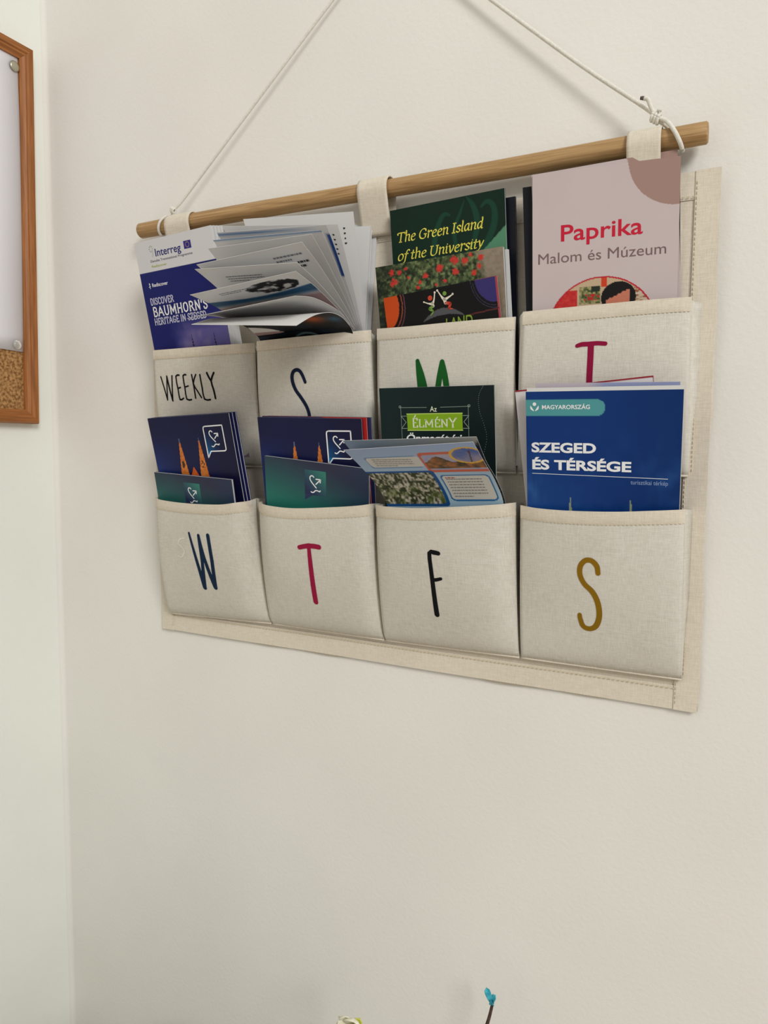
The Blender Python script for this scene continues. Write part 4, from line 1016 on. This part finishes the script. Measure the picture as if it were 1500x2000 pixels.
# ---------------------------------------------------------------- cork board on the left wall
FX = XC+12.5     # front of the frame
wood2 = noise_mat('pine_frame', (138, 84, 40), (168, 108, 58), 7, (60, 60, 3), rough=.5, bump=.15, bump_scale=9, detail=5)
wood2h = noise_mat('pine_frame_rail', (138, 84, 40), (168, 108, 58), 7, (60, 3, 60), rough=.5, bump=.15, bump_scale=9, detail=5)
cork = noise_mat('cork', (120, 82, 44), (186, 142, 92), 330, rough=.95, bump=.6, bump_scale=400, detail=3, ramp=(.36, .62))
bd = thing('cork_board', 'cork notice board in a brown pine frame on the left wall', 'notice board')
def sh(Z): return (618.5-Z)/400.0*6.8      # the board hangs a touch askew
D0, D1, Z0, Z1 = 23.2, 623.2, 218.7, 618.5
prof_f = [(0, -.2), (0, 9.5), (1.6, 12.5), (7.2, 12.5), (8.6, 10.9), (10.4, 11.3), (13.2, 9.2), (15.2, 8.6), (15.2, 4.0)]   # across the rail, height off the wall
def rail(a, bq, inn, m):
    """a,b outer corners (D,Z), inn = inward directions at both ends"""
    mb = MB(); R = []
    for k, (c, i) in enumerate(((a, inn[0]), (bq, inn[1]))):
        R.append([(XC+h, c[0]+i[0]*w+sh(c[1]+i[1]*w), c[1]+i[1]*w) for w, h in prof_f])
    mb.grid(R); n = len(mb.v)
    mb.f.append(tuple(range(len(prof_f)))); mb.f.append(tuple(range(len(prof_f), 2*len(prof_f)))[::-1])
    return mb.build('frame_rail', m, bd)
rail((D0, Z0), (D0, Z1), ((1, 1), (1, -1)), wood2); rail((D1, Z0), (D1, Z1), ((-1, 1), (-1, -1)), wood2)
rail((D0, Z1), (D1, Z1), ((1, -1), (-1, -1)), wood2h); rail((D0, Z0), (D1, Z0), ((1, 1), (-1, 1)), wood2h)
mb = MB(); mb.grid([[(XC+5.5, D0+12+sh(Z0), Z0+12), (XC+5.5, D1-12+sh(Z0), Z0+12)], [(XC+5.5, D0+12+sh(Z1), Z1-12), (XC+5.5, D1-12+sh(Z1), Z1-12)]])
ck = mb.build('cork_sheet', cork, bd)

mb = MB(); mb.box((XC, 300, 610), (XC+3, 312, 632)); mb.build('hanger', mat('steel', (150, 150, 150), .35), bd)
set_base(bd, W(XC, 300, 220))
def pap(u, v): return (XC+6.4+.5*math.sin(v/40)*0+.6*(v > 290), 0, 0)
mb = MB(); rows = []
for i in range(20):
    z_ = 296.0+311.0*i/19; rows.append([(XC+6.3+.9*math.sin(i/19*math.pi)*(j == 0)+.4, 38.6+4.2*(1-i/19)+.9*math.sin(i/2.3)*(j == 0)+j*42, z_+.9*j*(i == 0)) for j in range(6)])
mb.grid(rows, True); o = mb.build('paper_sheet', mat('plain_paper', (236, 235, 241), .8, .2), smooth=True)
md = o.modifiers.new('t', 'SOLIDIFY'); md.thickness = .0003
tag(o, 'blank white sheet of paper pinned to the cork board', 'paper')
def pin(name, label, D_, Z_, r, m):
    root = thing(name, label, 'thumbtack', None); mb = MB(); k = 24; prof_p = [(0.0, 2.6), (r*.35, 2.5), (r*.75, 2.0), (r*.98, 1.1), (r, .6), (r*.9, .1)]
    n0 = 0; mb.v.append(W(XC+7.2+2.6, D_, Z_))
    for w, h in prof_p[1:]:
        for j in range(k):
            a = 2*math.pi*j/k; mb.v.append(W(XC+7.2+h, D_+w*math.cos(a), Z_+w*math.sin(a)))
    for j in range(k): mb.f.append((0, 1+j, 1+(j+1) % k))
    for i in range(len(prof_p)-2):
        for j in range(k): mb.f.append((1+i*k+j, 1+(i+1)*k+j, 1+(i+1)*k+(j+1) % k, 1+i*k+(j+1) % k))
    mb.build('pin_head', m, root, smooth=True)
    mb = MB(); mb.tube([(XC+3, D_, Z_), (XC+8.5, D_, Z_)], .6, k=8); mb.build('pin_point', mat('steel', (150, 150, 150), .35), root)
    set_base(root, W(XC+6, D_, Z_)); return root
pm = mat('pin_metal', (176, 170, 150), .35); pm.node_tree.nodes['Principled BSDF'].inputs['Metallic'].default_value = .6
pc = mat('pin_clear', (214, 212, 204), .12, .6); pc.node_tree.nodes['Principled BSDF'].inputs['Transmission Weight'].default_value = .55
pin('thumbtack', 'dull metal thumbtack at the upper corner of the paper', 44.2, 593.0, 5.6, pm)
pin('thumbtack', 'clear round thumbtack at the lower corner of the paper', 51.5, 302.8, 5.2, pc)

# ---------------------------------------------------------------- plants at the foot of the picture
tb = thing('side_table', 'white side table under the organizer holding the flower vase', 'table')
tw = mat('table_white', (214, 210, 202), .5)
TZ = ZF+745
mb = MB(); mb.box((-110, 20, TZ-24), (640, 330, TZ)); mb.build('table_top', tw, tb)
for x in (-100, 590):
    for d in (30, 285):
        MB().box((x, d, ZF), (x+38, d+35, TZ-24)).build('leg', tw, tb)
MB().box((-62, 34, TZ-90), (592, 46, TZ-24)).build('apron', tw, tb); MB().box((-62, 304, TZ-90), (592, 316, TZ-24)).build('apron', tw, tb)
set_base(tb, W(380, 175, ZF))
vz = thing('vase', 'tall white ceramic vase on the side table', 'vase')
mb = MB(); pr = [(38, 0), (48, 30), (52, 80), (44, 130), (26, 170), (22, 190), (27, 205), (24, 205), (18, 188), (16, 150)]
mb.tube([(330, 120, TZ+z_) for r_, z_ in pr], 1, k=28, rs=[r_ for r_, z_ in pr]); mb.build('body', mat('ceramic_white', (220, 218, 212), .25), vz, smooth=True); set_base(vz, W(330, 120, TZ))
# dry twig with a turquoise bud
tw_ = thing('twig', 'thin dark twig tipped with turquoise leaves at the lower edge', 'twig')
brn = noise_mat('twig_bark', (58, 42, 38), (86, 66, 56), 300, rough=.85)
tip = np.array((386.6, 33, -263.5))
mb = MB(); mb.tube(smooth_pts([(332, 118, TZ+140), (345, 95, -380), (372, 60, -330), (380.5, 37, -292), (384.2, 34.5, -277), tuple(tip)], 6), 1, k=8, rs=list(np.linspace(2.2, 1.2, 31))); mb.build('stem', brn, tw_, smooth=True)
blu = noise_mat('turquoise_leaf', (30, 134, 158), (80, 190, 206), 220, rough=.6)
def leaf(base, d, L, wd, m, parent, cup=.25, name='leaf', twist=0.0, blunt=False):
    d = np.array(d, float); d /= np.linalg.norm(d); side = np.cross(d, (0, 1, 0)); side /= np.linalg.norm(side); nrm = np.cross(side, d)
    side = side*math.cos(twist)+nrm*math.sin(twist); nrm = np.cross(side, d)
    rows = []
    for i in range(10):
        t = i/9; w_ = wd*math.sin(math.pi*min(1, t**.75))**.8*(1 if t < 1 else 0)+.02
        if blunt: w_ = wd*math.sqrt(max(0, 1-(2*t-1)**4))*(.55+.45*t)+.02
        c = np.array(base)+d*L*t+nrm*L*.12*math.sin(math.pi*t)
        rows.append([tuple(c+side*w_*a+nrm*cup*wd*(a*a)) for a in (-1, -.5, 0, .5, 1)])
    mb = MB(); mb.grid(rows); o = mb.build(name, m, parent, smooth=True)
    s_ = o.modifiers.new('t', 'SOLIDIFY'); s_.thickness = .0006; return o
leaf(tip-[0, 0, 1], (-.42, .1, 1), 14.5, 3.0, blu, tw_, twist=.3, blunt=True); leaf(tip-[0, 0, 1], (.30, .2, 1), 11.0, 2.8, blu, tw_, twist=-.5, blunt=True); leaf(tip-[0, 0, 2], (0.02, .6, 1), 8.5, 2.2, blu, tw_)
set_base(tw_, W(332, 118, TZ+140))
fl = thing('artificial_flower', 'white flower with a yellow green heart peeking over the lower edge', 'flower')
pet = noise_mat('petal', (226, 222, 190), (236, 234, 220), 40, rough=.6); yg = noise_mat('petal_green', (190, 196, 60), (214, 214, 110), 90, rough=.6)
fc = np.array((296.0, 100, -266.0))
mb = MB(); mb.tube(smooth_pts([(328, 122, TZ+140), (322, 126, -420), (300, 118, -330), (fc[0], 104, fc[2]-8)], 6), 1.6, k=8); mb.build('stem', mat('stem_green', (92, 120, 60), .6), fl, smooth=True)
for a in range(0, 360, 60):
    th = math.radians(a+18); leaf(fc+np.array([2*math.cos(th), 1, 2*math.sin(th)-1]), (math.cos(th), .75, math.sin(th)*.9), 17, 9.5, pet, fl, .35, 'petal', .1, True)
for a in range(0, 360, 72):
    th = math.radians(a); leaf(fc+np.array([3*math.cos(th)+2, 5, 3*math.sin(th)]), (math.cos(th)*.5, 1, math.sin(th)*.5+.2), 8, 2.6, yg, fl, .3, 'stamen')
leaf(fc+np.array([3, 6, 2]), (.35, .3, 1), 12, 4.0, yg, fl, .3, 'petal', 0, True)
set_base(fl, W(328, 122, TZ+140))

# unseen leafy pot plant left of the vase, added to shade the lower wall
pp = thing('shade_plant', 'unseen leafy green plant in a terracotta pot, added to shade the wall', 'plant')
mb = MB(); pr = [(44, 0), (50, 40), (60, 96), (64, 98), (64, 112), (58, 112), (56, 104)]
mb.tube([(60, 170, TZ+z_) for r_, z_ in pr], 1, k=28, rs=[r_ for r_, z_ in pr]); mb.build('pot', noise_mat('terracotta', (150, 86, 58), (168, 100, 70), 30, rough=.85), pp, smooth=True)
gr = noise_mat('leaf_green', (52, 92, 44), (84, 128, 62), 40, rough=.5); rr = random.Random(11)
for q in range(34):
    a = 2*math.pi*q/34*5; sp = 20+100*((q*7) % 34)/34
    tx, td = 60+sp*math.cos(a)*1.5, 178+sp*.45*math.sin(a)
    tipp = np.array((tx, td, -405+.39*(tx-61)+.75*(td-150)-rr.uniform(0, 45)))
    MB().tube(smooth_pts([(60+4*math.cos(a), 170+4*math.sin(a), TZ+100), tuple((tipp+np.array((60, 170, TZ+130)))/2+np.array((0, 0, 8))), tuple(tipp)], 5), 1.6, k=6).build('stem', mat('stem_green', (92, 120, 60), .6), pp, smooth=True)
    leaf(tipp, (math.cos(a)*1.1, math.sin(a)*.5, .30), rr.uniform(54, 76), rr.uniform(22, 30), gr, pp, .2, 'leaf', rr.uniform(-.5, .5))
set_base(pp, W(60, 170, TZ))
